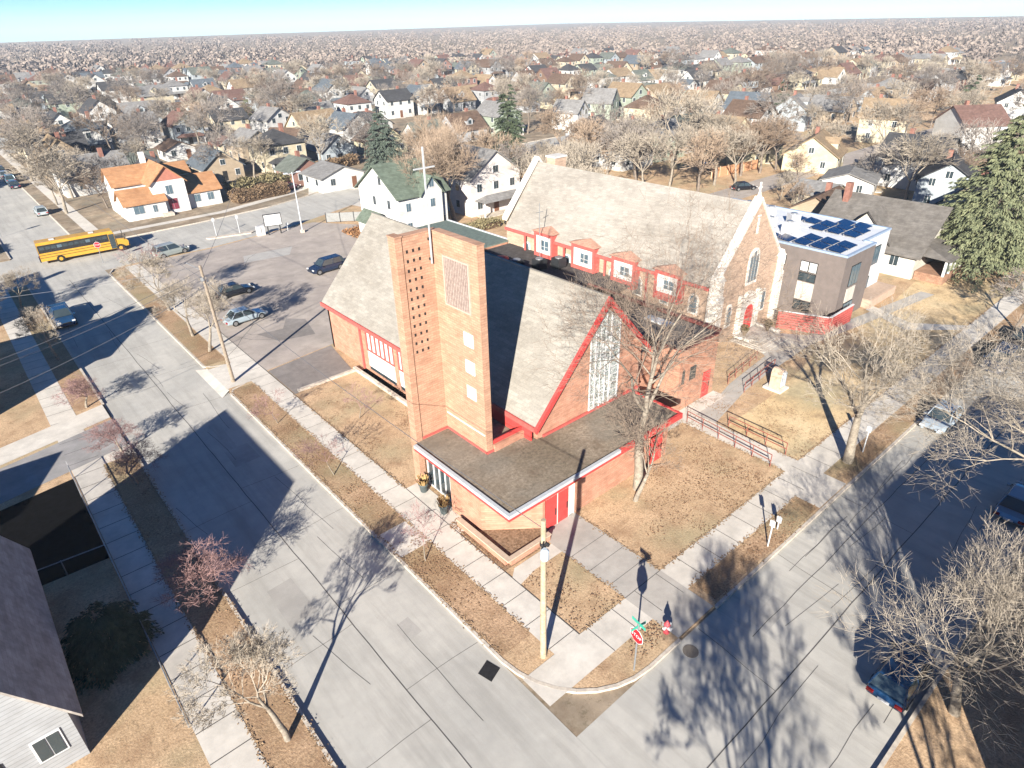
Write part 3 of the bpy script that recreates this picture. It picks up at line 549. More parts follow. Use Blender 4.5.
# monument
MO=thing('brick_monument','small brick monument with arched white stone tablet on the church lawn','monument',(48.1,22.0,0))
b=MB(); b.box(47.5,48.9,21.3,22.9,0,.18); W(b,'base',M_STONE,MO)
b=MB(); P=[(-.45,.19),(.45,.19)]+[(.45*math.cos(t*math.pi/8),1.5+.45*math.sin(t*math.pi/8)) for t in range(9)]; b.ext([(48.2+x,21.6,z) for x,z in P],(0,.9,0)); W(b,'pier',mat('tan_brick',(.62,.46,.34),(.5,.36,.26),3,.9),MO)
P=[(-.33,.4),(.33,.4)]+[(.33*math.cos(t*math.pi/8),1.5+.33*math.sin(t*math.pi/8)) for t in range(9)]; b=MB(); b.ext([(48.2+x,21.54,z) for x,z in P],(0,.055,0)); W(b,'tablet',M_WHITE,MO)
b=MB(); b.box(47.86,47.9,21.5,21.538,.4,1.6); b.box(48.5,48.54,21.5,21.538,.4,1.6); W(b,'tablet_edge',mat('blue_grey',(.3,.38,.48),None,3),MO)
# ------------------------------------------------------------------ modern block with solar panels
AB=thing('solar_roof_block','modern grey and white two-storey block with solar panels on its white flat roof','building',(70,34,0))
M_TAUPE=mat('taupe_cladding',(.20,.165,.15),(.165,.138,.125),1.5,.8); 
b=MB(); b.box(64.2,70.6,25.0,46,0,7); W(b,'dark_wall',M_TAUPE,AB)
b=MB(); b.box(70.61,77.0,26.2,46,0,6.9); W(b,'white_wall',M_WHITE,AB)
b=MB(); b.box(70.8,77.3,24.2,26.19,0,.9);b.box(70.9,77.2,24.3,26.19,.9,.95); W(b,'terrace',mat('tan_render',(.55,.40,.30),None,3),AB)
b=MB(); b.box(64.4,70.4,25.2,46,7.0,7.05); b.box(70.62,76.8,26.4,46,6.9,6.96); W(b,'roof',mat('white_membrane',(.78,.79,.82),(.70,.71,.74),1,.6),AB)
b=MB(); b.box(64.15,64.39,24.95,46,7.0,7.2); b.box(64.39,70.65,24.95,25.2,7.001,7.2); b.box(70.4,70.64,25.2,26.15,7.001,7.2); b.box(70.65,77.1,26.15,26.39,6.9,7.12); b.box(76.8,77.1,26.39,46,6.901,7.12); W(b,'parapet_cap',mat('pale_blue_trim',(.36,.45,.58),None,3,.5),AB)
def win(par,x0,x1,y0,y1,z0,z1,nx=(),ax='y',mf=None,mg=None):
    """window on a -X face (ax='y', span y) at x0 or on a -Y face (ax='x', span x) at y0"""
    mf=mf or M_DARK; mg=mg or M_GLD; b=MB()
    if ax=='y':
        b.box(x0-.05,x0-.002,y0,y1,z0,z1); f=W(b,'window',mf,par); b=MB(); n=len(nx)+1; e=[y0]+[y0+(y1-y0)*q for q in nx]+[y1]
        for i in range(n): b.box(x0-.08,x0-.051,e[i]+.07,e[i+1]-.07,z0+.07,z1-.07)
    else:
        b.box(x0,x1,y0-.05,y0-.002,z0,z1); f=W(b,'window',mf,par); b=MB(); n=len(nx)+1; e=[x0]+[x0+(x1-x0)*q for q in nx]+[x1]
        for i in range(n): b.box(e[i]+.07,e[i+1]-.07,y0-.08,y0-.051,z0+.07,z1-.07)
    W(b,'pane',mg,f); return f
M_WGL=mat('bright_blind',(.78,.77,.72),(.65,.66,.64),2,.4)
win(AB,64.2,0,31.0,31.9,4.9,5.9,mg=M_WGL); win(AB,64.2,0,27.6,29.4,4.7,5.8,(.5,),mg=M_WGL); win(AB,64.2,0,27.6,29.4,3.7,4.6); win(AB,64.2,0,27.6,29.4,.5,1.6,(.5,)); win(AB,64.2,0,31.1,32.0,.6,1.7)
b=MB(); b.box(64.12,64.198,27.6,29.4,1.7,3.6); b.box(65.8,67.6,24.92,24.998,1.9,3.4); W(b,'white_panel',mat('cream_panel',(.6,.55,.48),None,3),AB)
win(AB,65.8,67.8,25.0,0,3.6,5.8,(.33,.66),'x',mg=M_GLB); win(AB,65.8,67.8,25.0,0,.4,1.8,(.33,.66),'x',mg=M_GLB); win(AB,72.8,75.4,26.2,0,3.6,5.7,(.25,.5,.75),'x',mg=M_GLB); win(AB,72.3,74.2,26.2,0,1.0,2.4,(.33,.66),'x',mg=M_GLB)
sp=thing('photovoltaic_module','dark blue solar panel in the rows on the white flat roof','solar panel',(65,27,7.06),0,'solar panels on the white flat roof')
b=MB(); b.add([(-.86,-.68,.15),(.86,-.68,.15),(.86,.68,.35),(-.86,.68,.35),(-.86,-.68,.11),(.86,-.68,.11),(.86,.68,.31),(-.86,.68,.31)],[(0,1,2,3),(7,6,5,4),(0,4,5,1),(1,5,6,2),(2,6,7,3),(3,7,4,0)]); b.build('cells',M_SOLAR,sp)
b=MB(); b.box(-.8,-.75,-.7,.7,.0,.1); b.box(.75,.8,-.7,.7,.0,.1); b.box(-.8,-.75,.55,.65,.1,.3); b.box(.75,.8,.55,.65,.1,.3); b.build('frame',M_GALV,sp)
first=True
for x,ys in ((65.5,(26.6,28.4,30.2,32,33.8)),(67.5,(26.6,28.4,30.2,38,39.8,41.6)),(69.4,(37,38.8,40.6,42.4)),(71.8,(28.0,29.8,31.6)),(73.8,(28.0,29.8,31.6,33.4,35.2)),(75.6,(28.6,30.4))):
    for yy in ys:
        z=7.06 if x<70.5 else 6.97
        if first: sp.location=(x,yy,z); first=False
        else: dup(sp,(x,yy,z))
ru=thing('rooftop_unit','white air handling box on the solar roof, nearest the church gable','roof unit',(68.0,33.2,7.05),0,'white air handling boxes on the solar roof')
b=MB(); b.box(-.7,.7,-.5,.5,.1,1.2); b.build('casing',M_WHITE,ru); b=MB(); b.box(-.6,.6,-.45,.45,0,.1); b.build('curb',M_GALV,ru); b=MB(); b.lathe((0,0,1.2),[(.35,0),(.35,.12),(.2,.13)],10); b.build('fan',M_GALV,ru)
for q,(x,y) in enumerate(((68.2,35.6),(66.2,36.0),(72.6,38.0),(71.5,34.6),(73.0,41.0))): dup(ru,(x,y,7.05 if x<70.5 else 6.97),q*.3,('white rooftop box standing second from the church gable','white rooftop box behind the near solar rows','grey-white rooftop box between the far solar rows','white rooftop box at the middle of the roof edge','white rooftop box at the far end of the solar roof')[q])
# ================================================================== VEHICLES
def car(label,loc,rz,style,paint,group=None):
    S=dict(sedan=(4.6,1.8,.62,1.42,(-1.75,-1.15,.35,1.05)),hatch=(4.2,1.76,.68,1.48,(-2.0,-1.6,.45,1.15)),suv=(4.75,1.88,.82,1.72,(-2.28,-1.95,.5,1.2)),pickup=(5.6,1.95,.86,1.78,(-.55,-.25,.95,1.6)))[style]
    L,Wd,hb,ht,(c0,c1,c2,c3)=S; o=thing('parked_car',label,'pickup truck' if style=='pickup' else 'car',loc,rz,group)
    mp=mat('paint_%d_%d_%d'%tuple(int(v*255) for v in paint),paint,tuple(v*.93 for v in paint),1,.22,.2,spec=.6)
    # body: loft of stations (x, half width, z bottom, z top)
    st=[(-L/2,.80,.42,hb-.12),(-L/2+.12,.93,.28,hb+.1),(-L/2+.6,1,.24,hb+.2),(0,1,.22,hb+.22),(L/2-1.2,1,.22,hb+.18),(L/2-.45,.95,.25,hb+.05),(L/2-.08,.85,.32,hb-.12),(L/2,.72,.42,hb-.25)]
    b=MB(); n=0; vs=[];fs=[]
    for x,wf,z0,z1 in st:
        w_=Wd/2*wf; zm=(z0+z1)/2+.08
        ring=[(x,-w_*.9,z0),(x,-w_,z0+.12),(x,-w_,zm),(x,-w_*.93,z1-.04),(x,-w_*.8,z1),(x,w_*.8,z1),(x,w_*.93,z1-.04),(x,w_,zm),(x,w_,z0+.12),(x,w_*.9,z0)]
        vs+=ring
    k=10
    for j in range(len(st)-1):
        for i in range(k): fs.append((j*k+i,j*k+(i+1)%k,(j+1)*k+(i+1)%k,(j+1)*k+i))
    fs+=[tuple(range(k-1,-1,-1)),tuple(range((len(st)-1)*k,len(st)*k))]; b.add(vs,fs)
    zt=hb+.2
    # roof slab
    wr=Wd*.36; wb=Wd*.455
    b.add([(c1,-wr,ht-.05),(c2,-wr,ht-.05),(c2,wr,ht-.05),(c1,wr,ht-.05),(c1+.05,-wr*.93,ht),(c2-.05,-wr*.93,ht),(c2-.05,wr*.93,ht),(c1+.05,wr*.93,ht)],[(0,1,5,4),(1,2,6,5),(2,3,7,6),(3,0,4,7),(4,5,6,7),(3,2,1,0)])
    # pillars
    for sy in (-1,1):
        for xb,xt in ((c0,c1),((c0+c3)/2,(c1+c2)/2),(c3,c2)):
            b.tube((xb,sy*wb,zt-.03),(xt,sy*wr*.98,ht-.04),.05,.04,5)
    if style=='pickup':
        b.box(-L/2+.1,c0-.02,-Wd/2+.03,-Wd/2+.12,zt-.04,zt+.22); b.box(-L/2+.1,c0-.02,Wd/2-.12,Wd/2-.03,zt-.04,zt+.22); b.box(-L/2+.08,-L/2+.16,-Wd/2+.12,Wd/2-.12,zt-.04,zt+.22)
    b.build('body',mp,o,smooth=False)
    # glass
    def gl(nm,*p):
        q=MB(); q.add(p,[tuple(range(len(p)))]); q.build(nm,M_GLD,o)
    e=.012
    gl('windshield',(c3-e,-wb*.93,zt+.03),(c3-e,wb*.93,zt+.03),(c2,wr*.92,ht-.06),(c2,-wr*.92,ht-.06))
    gl('rear_window',(c0+e,wb*.93,zt+.03),(c0+e,-wb*.93,zt+.03),(c1,-wr*.92,ht-.06),(c1,wr*.92,ht-.06))
    for sy in (-1,1):
        gl('side_window',(c0+.05,sy*wb,zt+.02),(c3-.05,sy*wb,zt+.02),(c2-.03,sy*wr,ht-.06),(c1+.03,sy*wr,ht-.06))
        for nm,x,m in (('headlight',L/2-.1,M_LAMP),('taillight',-L/2+.02,M_TAIL)):
            q=MB(); q.box(x-.06,x+.05,sy*Wd*.36-.16,sy*Wd*.36+.16,hb-.14,hb+.0); q.build(nm,m,o)
        q=MB(); q.obox((c3-.15,sy*(Wd/2+.08),zt),.14,.18,.13); q.build('mirror',mp,o)
        for x in (-L/2+.85,L/2-.85):
            q=MB(); r=.33 if style in('sedan','hatch') else .38; q.tube((x,sy*(Wd/2-.2),r),(x,sy*(Wd/2+.015),r),r,n=16); wh=q.build('wheel',M_TYRE,o)
            q=MB(); q.tube((x,sy*(Wd/2+.01),r),(x,sy*(Wd/2+.03),r),r*.62,n=12); q.build('rim',M_RIM,wh)
    for nm,x in (('number_plate',-L/2-.012),('grille',L/2-.02)):
        q=MB(); hw=.26 if nm[0]=='n' else .42; q.box(x-.01,x+.03,-hw,hw,hb-.26,hb-.12); q.build(nm,M_WHITE if nm[0]=='n' else M_DARK,o)
    return o
Z=-.12
def atx(px,py,z=0): p=G(px,py,z); return (p.x,p.y,z)
car('dark blue pickup truck parked on the left side of the street in shadow',(5.75,83,Z),-math.pi/2,'pickup',(.02,.07,.16))
car('silver sedan with pale blue tint parked in the lot nearest the driveway',(20.6,68.6,.01),0.05,'sedan',(.42,.50,.55))  # silver-blue is the body paint's own colour
car('black sedan parked in the lot behind the silver sedan',(22.6,77.2,.01),0.02,'sedan',(.02,.022,.03))
car('navy suv parked alone in the middle of the parking lot',(34.6,77.1,.01),3.2,'suv',(.02,.035,.075))
car('silver green wagon stopped at the lot edge beside the yellow bus',(22.0,99.4,-.11),.18,'suv',(.36,.40,.38))
car('small pale grey hatchback parked at the kerb beyond the yellow bus',(12.5,140.5,Z),math.pi/2,'hatch',(.50,.56,.58))
far=[((12.4,171,Z),'sedan',(.03,.05,.09),'navy sedan, nearest of the dark cars parked up the street past the small grey hatchback'),((12.5,178,Z),'suv',(.14,.24,.30),'teal grey suv parked second in the shaded row of cars up the street'),((12.4,185.5,Z),'sedan',(.30,.33,.35),'grey sedan parked third in the shaded row of cars up the street'),((12.5,193,Z),'sedan',(.05,.05,.06),'charcoal sedan, last of the shaded row of cars up the street'),
 ((6.0,176,Z),'suv',(.45,.36,.33),'tan suv parked on the far left kerb up the street'),((6.0,198,Z),'sedan',(.5,.5,.5),'pale grey sedan on the far left kerb, farthest up the street')]
for l,s_,c,t in far: car(t,l,math.pi/2,s_,c)
car('pale silver-blue car parked at the kerb below the right-hand tree',(52.5,10.75,Z),math.pi,'sedan',(.45,.52,.58))
car('navy suv parked in shade on the church side of the right street',(66,10.8,Z),math.pi,'suv',(.02,.06,.14))
car('black sedan farthest along the shaded church side of the right street',(72.5,10.8,Z),math.pi,'sedan',(.02,.02,.03))
car('dark maroon sedan half hidden by branches at the right edge across the street',(61,3.8,Z),0,'sedan',(.07,.03,.06))
car('silver blue sedan parked under the branches at the right edge of the photo',(45.3,3.7,Z),0,'sedan',(.22,.34,.44))
car('dark blue hatchback mostly hidden behind the bottom right tree',(26.9,3.55,Z),0,'hatch',(.012,.045,.11))
car('maroon sedan parked on the drive by the clipped brown hedge',(51.5,125.6,.02),.25,'sedan',(.14,.02,.05))
car('bright blue car parked by the brick porch across the diagonal street',(60.0,134.5,.02),1.2,'hatch',(.03,.16,.42))
car('black sedan parked on the pavement behind the church roof by the wooden fence',(109.8,63.4,.02),-.5,'sedan',(.015,.015,.02))
car('dark grey car under the roof overhang behind the orange fence',(119.5,77,.02),-.4,'suv',(.06,.07,.08))
car('navy van parked in the far street at the top right corner',(176,41.5,.02),.3,'suv',(.03,.09,.25))
# school bus
BU=thing('school_bus','yellow school bus with black window band turning at the top left intersection','bus',(13.1,108.2,Z),-.06)
M_YEL=mat('bus_yellow',(.66,.36,.045),(.58,.31,.035),1,.35,spec=.5)
b=MB(); b.box(-5.5,3.9,-1.2,1.2,.5,2.75); b.ext([(-5.5,-1.2,2.751),(-5.5,-.95,3.0),(-5.5,.95,3.0),(-5.5,1.2,2.751)],(9.3,0,0)); b.ext([(3.901,-1.1,.55),(5.4,-1.02,.6),(5.5,-1.0,1.25),(5.2,-1.0,1.6),(3.901,-1.1,1.85)],(0,2.1,0)); b.build('body',M_YEL,BU)
b=MB()
for y in (-1.205,1.205): b.box(-5.45,3.1,min(y,y*.995),max(y,y*.995),1.68,2.68)
b.build('window_band',M_DARK,BU)
for y in (-1,1):
    for i in range(12):
        x=-5.25+i*.69; b=MB(); b.box(x,x+.58,y*1.213-.006,y*1.213+.006,2.05,2.45); b.build('window',M_GLB if i in(3,8) else M_GLD,BU)
    b=MB()
    for z in (.95,1.3,1.62): b.box(-5.5,3.85,y*1.21-.008,y*1.21+.008,z,z+.06)
    b.build('black_stripe',M_DARK,BU)
    for x in (-3.2,4.3):
        b=MB(); b.tube((x,y*.85,.5),(x,y*1.23,.5),.5,n=18); wh=b.build('wheel',M_TYRE,BU); b=MB(); b.tube((x,y*1.23,.5),(x,y*1.245,.5),.24,n=12); b.build('rim',M_YEL,wh)
    b=MB(); b.box(5.42,5.52,y*.7-.16,y*.7+.16,.85,1.1); b.build('headlight',M_LAMP,BU); b=MB(); b.box(-5.53,-5.5,y*.95-.12,y*.95+.12,1.0,1.3); b.build('taillight',M_TAIL,BU)
    b=MB(); b.tube((5.0,y*1.0,1.5),(5.2,y*1.35,2.0),.03,n=5); b.obox((5.2,y*1.38,2.0),.08,.2,.35); b.build('mirror',M_DARK,BU)
b=MB(); b.box(3.15,3.85,-1.216,-1.202,.55,2.6); b.build('door',M_GLD,BU); b=MB(); b.box(3.901,3.93,-1.0,1.0,1.9,2.65); b.build('windshield',M_GLD,BU)
b=MB(); b.box(-5.53,-5.501,-.45,.45,.8,2.6); b.build('rear_door',M_DARK,BU)
b=MB(); b.box(5.45,5.62,-1.1,1.1,.42,.72); b.box(-5.65,-5.5,-1.2,1.2,.42,.72); b.build('bumper',M_DARK,BU)
b=MB(); b.box(-3.8,-3.2,-.3,.3,3.0,3.08); b.box(1,1.6,-.3,.3,3.0,3.08); b.build('roof_hatch',M_WHITE,BU)
# ================================================================== STREET FURNITURE
def text_mesh(s,size,m,par,M,depth=.004):
    cu=bpy.data.curves.new('lettering','FONT'); cu.body=s; cu.size=size; cu.align_x='CENTER'; cu.align_y='CENTER'; cu.extrude=depth; cu.resolution_u=2
    t=bpy.data.objects.new('tmp',cu); col.objects.link(t); dg=bpy.context.evaluated_depsgraph_get(); me=bpy.data.meshes.new_from_object(t.evaluated_get(dg)); bpy.data.objects.remove(t)
    me.materials.clear(); me.materials.append(m); me.transform(M); o=bpy.data.objects.new('lettering',me); col.objects.link(o); o.parent=par; return o
def stop_sign(label,loc,face,h=2.6,street=False,s=.42):
    o=thing('stop_sign',label,'sign',loc,face)    # face looks along local +X
    b=MB(); b.tube((0,0,0),(0,0,h+(.55 if not street else .8)),.045,n=8); b.build('post',M_GALV,o)
    b=MB(); P=[(.05,s*math.cos(R(22.5+45*i)),h+s*math.sin(R(22.5+45*i))) for i in range(8)]; b.ext(P,(.015,0,0)); pl=b.build('octagon',mat('sign_white',(.8,.8,.8)),o)
    b=MB(); P=[(.066,s*.93*math.cos(R(22.5+45*i)),h+s*.93*math.sin(R(22.5+45*i))) for i in range(8)]; b.ext(P,(.006,0,0)); b.build('red_face',mat('sign_red',(.62,.01,.02),(.55,.01,.02),3,.4),pl)
    text_mesh('STOP',s*.62,mat('sign_white',(.8,.8,.8)),pl,Matrix.Translation((.078,0,h))@Matrix(((0,0,1,0),(1,0,0,0),(0,1,0,0),(0,0,0,1))))
    if street:
        for k,(a,z) in enumerate(((0,h+.72),(math.pi/2,h+.52))):
            b=MB(); b.obox((0,0,z),.02 if k==0 else .9,.9 if k==0 else .02,.17); b.build('street_blade',mat('sign_green',(.05,.42,.30),(.04,.36,.26),3,.4),o)
    return o
stop_sign('red octagonal stop sign with green street blades at the front corner',(17.85,12.35,0),math.pi-.15,2.5,True,.45)
stop_sign('stop sign standing at the bus corner of the left street',(13.9,102.3,0),-math.pi/2-.4,2.5)
o=thing('red_umbrella','red and white round sign face at the left edge beyond the intersection','sign',(5.2,128.5,0)); b=MB(); b.tube((0,0,0),(0,0,2.6),.05); b.build('post',M_GALV,o)
o.name='round_street_sign'; b=MB(); b.tube((0,-.03,2.2),(0,.03,2.2),.5,n=18); b.build('face',mat('sign_red',(.62,.01,.02)),o); b=MB(); b.box(-.4,.4,-.045,-.031,2.12,2.3); b.build('bar',M_WHITE,o)
o=thing('fire_hydrant','red fire hydrant with white caps beside the corner ramp','hydrant',(20.85,12.7,0))
M_HY=mat('hydrant_red',(.62,.10,.12),(.5,.07,.08),4,.5)
b=MB(); b.lathe((0,0,0),[(.17,0),(.17,.06),(.12,.08),(.12,.52),(.17,.54),(.17,.6),(.13,.66),(.08,.76),(.03,.8),(.03,.86)],12); b.build('body',M_HY,o,smooth=False)
b=MB(); b.tube((-.28,0,.45),(-.1,0,.45),.08,n=10); b.tube((.1,0,.45),(.28,0,.45),.08,n=10); b.tube((0,-.28,.4),(0,-.1,.4),.1,n=10); b.build('outlet_cap',M_WHITE,o)
# utility pole near the camera
o=thing('utility_pole','pale wooden utility pole with grey transformer at the near street corner','utility pole',(15.1,15.9,0))
b=MB(); b.tube((0,0,0),(0,0,8.9),.165,.12,12); b.build('pole',M_WOODP,o)
b=MB(); b.lathe((-.18,-.28,6.9),[(.16,0),(.2,.04),(.2,.5),(.1,.62)],12); t_=b.build('transformer',mat('transformer_grey',(.55,.62,.68),None,3,.4),o); b=MB(); b.tube((-.1,0,7.3),(-.35,-.3,7.9),.04,n=6); b.tube((0,0,7.6),(.05,-.3,7.6),.09,n=6); b.build('bracket',M_DARK,o)
b=MB(); b.tube((0,0,7.45),(0,0,7.6),.17,.17,12); b.build('band',M_DARK,o)
# left tall pole and wires
P2=thing('utility_pole','tall leaning wooden utility pole beside the driveway of the parking lot','utility pole',(14.35,55.6,0))
b=MB(); b.tube((0,0,0),(-.25,-.1,11.0),.17,.11,10); b.build('pole',M_WOODG,P2)
b=MB(); b.tube((-.25,-.1,10.6),(-1.1,.4,11.3),.04,n=6); b.tube((-.3,-.1,9.7),(-.3,-.1,10.0),.19,n=8); b.build('bracket',M_GALV,P2)
M_WIRE=mat('wire_black',(.16,.16,.17),None,3,.6)
wires=[((14.1,55.5,10.6),(-6,49.6,9.2)),((14.1,55.5,10.1),(-6,50.3,8.6)),((14.1,55.5,9.2),(-6,50.2,6.6)),((14.1,55.5,10.9),(-10,66,10.5)),((14.1,55.5,10.5),(33,97,10.2)),((15.1,15.9,8.4),(14.1,55.5,9.6)),((14.1,55.5,9.8),(13.9,112,9.8))]
for i,(a,c) in enumerate(wires):
    b=MB(); a,c=Vector(a),Vector(c); N=10; pts=[a.lerp(c,k/N)-Vector((0,0,.5*4*(k/N)*(1-k/N))) for k in range(N+1)]
    for k in range(N): b.tube(pts[k],pts[k+1],.018,n=4,cap=False)
    w_=b.build('power_line',M_WIRE); tag(w_,'thin dark overhead wire running to the tall pole by the driveway','wire','overhead wires at the tall driveway pole')
# light mast and reader board in the lot
o=thing('lot_light','white double-armed light mast at the far edge of the parking lot','lamp post',(40.2,96.0,0))
b=MB(); b.tube((0,0,0),(0,0,9),.1,.07,10); b.build('pole',M_METALW,o)
for sx in (-1,1): b=MB(); b.tube((0,0,8.8),(sx*.8,0,8.9),.04,n=6); b.obox((sx*1.0,0,8.85),.55,.4,.16); b.build('lamp_head',M_METALW,o)
b=MB(); b.obox((0,0,0),.5,.5,.45); b.build('footing',M_KERB,o)
o=thing('reader_board','white letterboard sign on dark posts at the corner of the lot','sign board',(36.8,98.3,0),-.25)
b=MB(); b.box(-1.3,1.3,-.12,.12,1.3,3.1); b.build('frame',M_DARK,o); b=MB(); b.box(-1.2,1.2,-.14,-.121,1.4,3.0); b.build('face',M_WHITE,o)
for x in (-.9,.9): b=MB(); b.box(x-.08,x+.08,-.08,.08,0,1.3); b.build('post',M_DARK,o)
o=thing('utility_cabinet','white box cabinet beside the letterboard sign','cabinet',(35.0,99.2,0)); b=MB(); b.box(-.55,.55,-.35,.35,.1,1.4); b.build('casing',M_WHITE,o); b=MB(); b.box(-.6,.6,-.4,.4,0,.1); b.build('plinth',M_KERB,o); b=MB(); b.box(-.03,.03,-.37,-.351,.2,1.3); b.build('door_seam',M_DARK,o)
for (x,y,t) in ((29.8,103.6,'slim white signpost on the traffic island, left of two'),(33.0,102.6,'slim white signpost on the traffic island, right of two'),(39.0,98.6,'short white post between the letterboard and the light mast')):
    o=thing('signpost',t,'post',(x,y,-.12)); b=MB(); b.tube((0,0,0),(0,0,3.0 if x<38 else 1.4),.045,n=7); b.build('post',M_METALW,o); b=MB(); b.box(-.2,.2,-.06,-.046,2.4 if x<38 else 1.0,2.9 if x<38 else 1.35); b.build('plate',M_METALW,o)
struct('traffic_island',MB().prism([(28.6,103.2),(34.4,101.7),(35.2,102.3),(34.9,102.8),(29,104.2),(28.3,103.9)],-.13,.03),M_KERB)
for (x,y,h,t) in ((30.4,12.5,2.0,'white metal signpost seen edge-on at the kerb, nearer the camera'),(32.2,12.9,1.0,'short white marker post beside the path crossing the kerb strip'),(44.2,13.0,2.2,'thin signpost beside the big tree at the right kerb')):
    o=thing('signpost',t,'post',(x,y,0)); b=MB(); b.tube((0,0,0),(.05,0,h),.045,n=7); b.build('post',M_METALW,o); b=MB(); b.box(-.015,.0,-.16,.16,h-.45,h); b.build('plate',M_METALW,o)
o=tag(MB().prism([(12.3,16.6),(13.1,16.9),(12.9,17.7),(12.1,17.4)],-.13,-.105).build('storm_drain',M_DARK),'rusty square storm drain grate at the kerb, bottom centre','drain')
b=MB(); b.lathe((20.9,11.2,-.13),[(.4,0),(.4,.02)],20); tag(b.build('manhole_cover',mat('rusty_iron',(.20,.17,.14),None,5,.8)),'round manhole cover in the right street near the hydrant','manhole cover')
# chain link fence
FE=thing('chain_fence','galvanised chain link fence along the shaded left sidewalk','fence',(.45,38.5,0))
b=MB(); b.tube((.45,24,1.1),(.45,49.3,1.1),.03,n=6); b.tube((.45,38.5,1.1),(-4,38.9,1.1),.03,n=6); b.tube((.45,24,.06),(.45,49.3,.06),.02,n=5); W(b,'rail',M_GALV,FE)
y=24.0
while y<49.5: b=MB(); b.tube((.45,y,0),(.45,y,1.15),.04,n=6); W(b,'post',M_GALV,FE); y+=2.8
for x in (-1.8,-3.9): b=MB(); b.tube((x,38.7,0),(x,38.7,1.15),.035,n=6); W(b,'post',M_GALV,FE)
b=MB(); y=24.0
while y<49: b.tube((.45,y,.06),(.45,y+1.04,1.1),.006,n=3,cap=False); b.tube((.45,y+1.04,.06),(.45,y,1.1),.006,n=3,cap=False); y+=.16
W(b,'mesh',M_GALV,FE)
# ================================================================== TREES
def tube_tree(segs,minr,maxr):
    b=MB()
    for a,c,r0,r1 in segs:
        if minr<=r0<maxr: b.tube(a,c,r0,r1,3 if r0<.035 else (5 if r0<.12 else 8),cap=False)
    return b
def grow(seed,h=10,r=.25,trunk=.35,spread=.9,levels=5,kids=3,up=.25,twig=.012,forks=2,wob=.12,trunkdir=(0,0,1),taper=.58,lenf=.74,shoot=.8):
    rr=random.Random(seed); segs=[]
    def rec(p,d,L,rad,lev):
        n=4 if lev<2 else 3; q=p.copy(); dd=d.copy(); r0=rad
        for i in range(n):
            dd=(dd+Vector((rr.gauss(0,wob),rr.gauss(0,wob),rr.gauss(0,wob)+up*(.1 if lev<levels-1 else .04)))).normalized()
            r1=max(twig*.6,rad*(1-(1-taper)*(i+1)/n)); e=q+dd*L/n; segs.append((q,e,r0,r1)); q=e; r0=r1
            if lev<levels and lev>0 and (i>0) and rr.random()<shoot:
                side(q,dd,L*lenf*.8,r1*.6,lev+1)
        if lev<levels:
            for k in range(kids if lev>0 else kids+forks-2): side(q,dd,L*lenf*(.85+rr.random()*.3),r0*(.85 if k==0 else .62),lev+1,k==0)
    def side(q,dd,L,rad,lev,main=False):
        u=dd.orthogonal().normalized(); v=dd.cross(u); a=rr.random()*6.283; ang=spread*(.25 if main else .55+rr.random()*.5)
        nd=(dd*math.cos(ang)+(u*math.cos(a)+v*math.sin(a))*math.sin(ang)); 
        if nd.z<-.1: nd.z*=.3
        rec(q,nd.normalized(),L,max(rad,twig),lev)
    rec(Vector((0,0,-.1)),Vector(trunkdir).normalized(),h*trunk,r,0)
    return segs
M_BARK=mat('pale_bark',(.36,.31,.25),(.2,.165,.13),3,.95,kind='bark'); M_BARKW=mat('tan_grey_bark',(.42,.36,.285),(.25,.21,.165),3,.95,kind='bark'); M_BARKM=mat('mid_bark',(.31,.25,.20),(.19,.15,.12),3,.95,kind='bark')
M_TWR=mat('red_brown_twig',(.38,.23,.215),(.25,.15,.14),6,.9); M_TWT=mat('tan_twig',(.44,.375,.30),(.29,.245,.19),5,.9); M_TWG=mat('grey_twig',(.31,.27,.235),(.22,.185,.16),5,.9); M_TWO=mat('orange_twig',(.40,.30,.215),(.29,.21,.15),5,.9); M_TWD=mat('dark_twig',(.29,.22,.165),(.17,.13,.10),5,.9)
def tree(label,loc,segs,mt,mc,cut=.05,cat='tree',group=None,name='bare_tree',rz=0):
    o=thing(name,label,cat,loc,rz,group); tube_tree(segs,cut,9).build('trunk',mt,o,smooth=True); tube_tree(segs,0,cut).build('crown',mc,o); return o
main=grow(14,14.2,.34,.44,1.05,6,3,.12,.0065,forks=4,wob=.09,lenf=.72,shoot=.58)
tree('large bare tree standing right in front of the lattice gable window',(29.0,21.3,0),main,M_BARKW,M_TWD)
tree('second smaller trunked bare tree just left of the big tree by the brick hall wall',(27.9,20.6,0),grow(23,7,.18,.34,.8,5,3,.3,.009),M_BARKW,M_TWD)
tree('large bare tree with forked mossy trunk on the kerb strip of the right street',(42.3,13.2,0),grow(17,12.0,.38,.36,.78,6,3,.25,.008,forks=3,lenf=.70,wob=.10,shoot=.5),M_BARKW,M_TWT)
tree('big pale bare tree filling the bottom right corner of the photo',(26.9,1.2,0),grow(36,11.5,.26,.24,.95,6,3,.5,.0065,forks=4,lenf=.75,wob=.07,shoot=.55),M_BARKW,M_TWT)
tree('wide bare tree reaching in from the right edge over the parked cars',(42.0,1.2,0),grow(44,12.6,.3,.42,1.05,6,3,.1,.0075,forks=3,lenf=.72,shoot=.9),M_BARKW,M_TWT)
tree('bare tree at the right edge beyond the overhanging tree across the street',(56,.6,0),grow(45,11,.28,.42,1.0,5,3,.1,.012,forks=3,lenf=.72),M_BARKW,M_TWT)
crab=grow(3,4.6,.10,.24,1.15,5,3,.25,.006,forks=4,lenf=.74,shoot=.95,wob=.1)
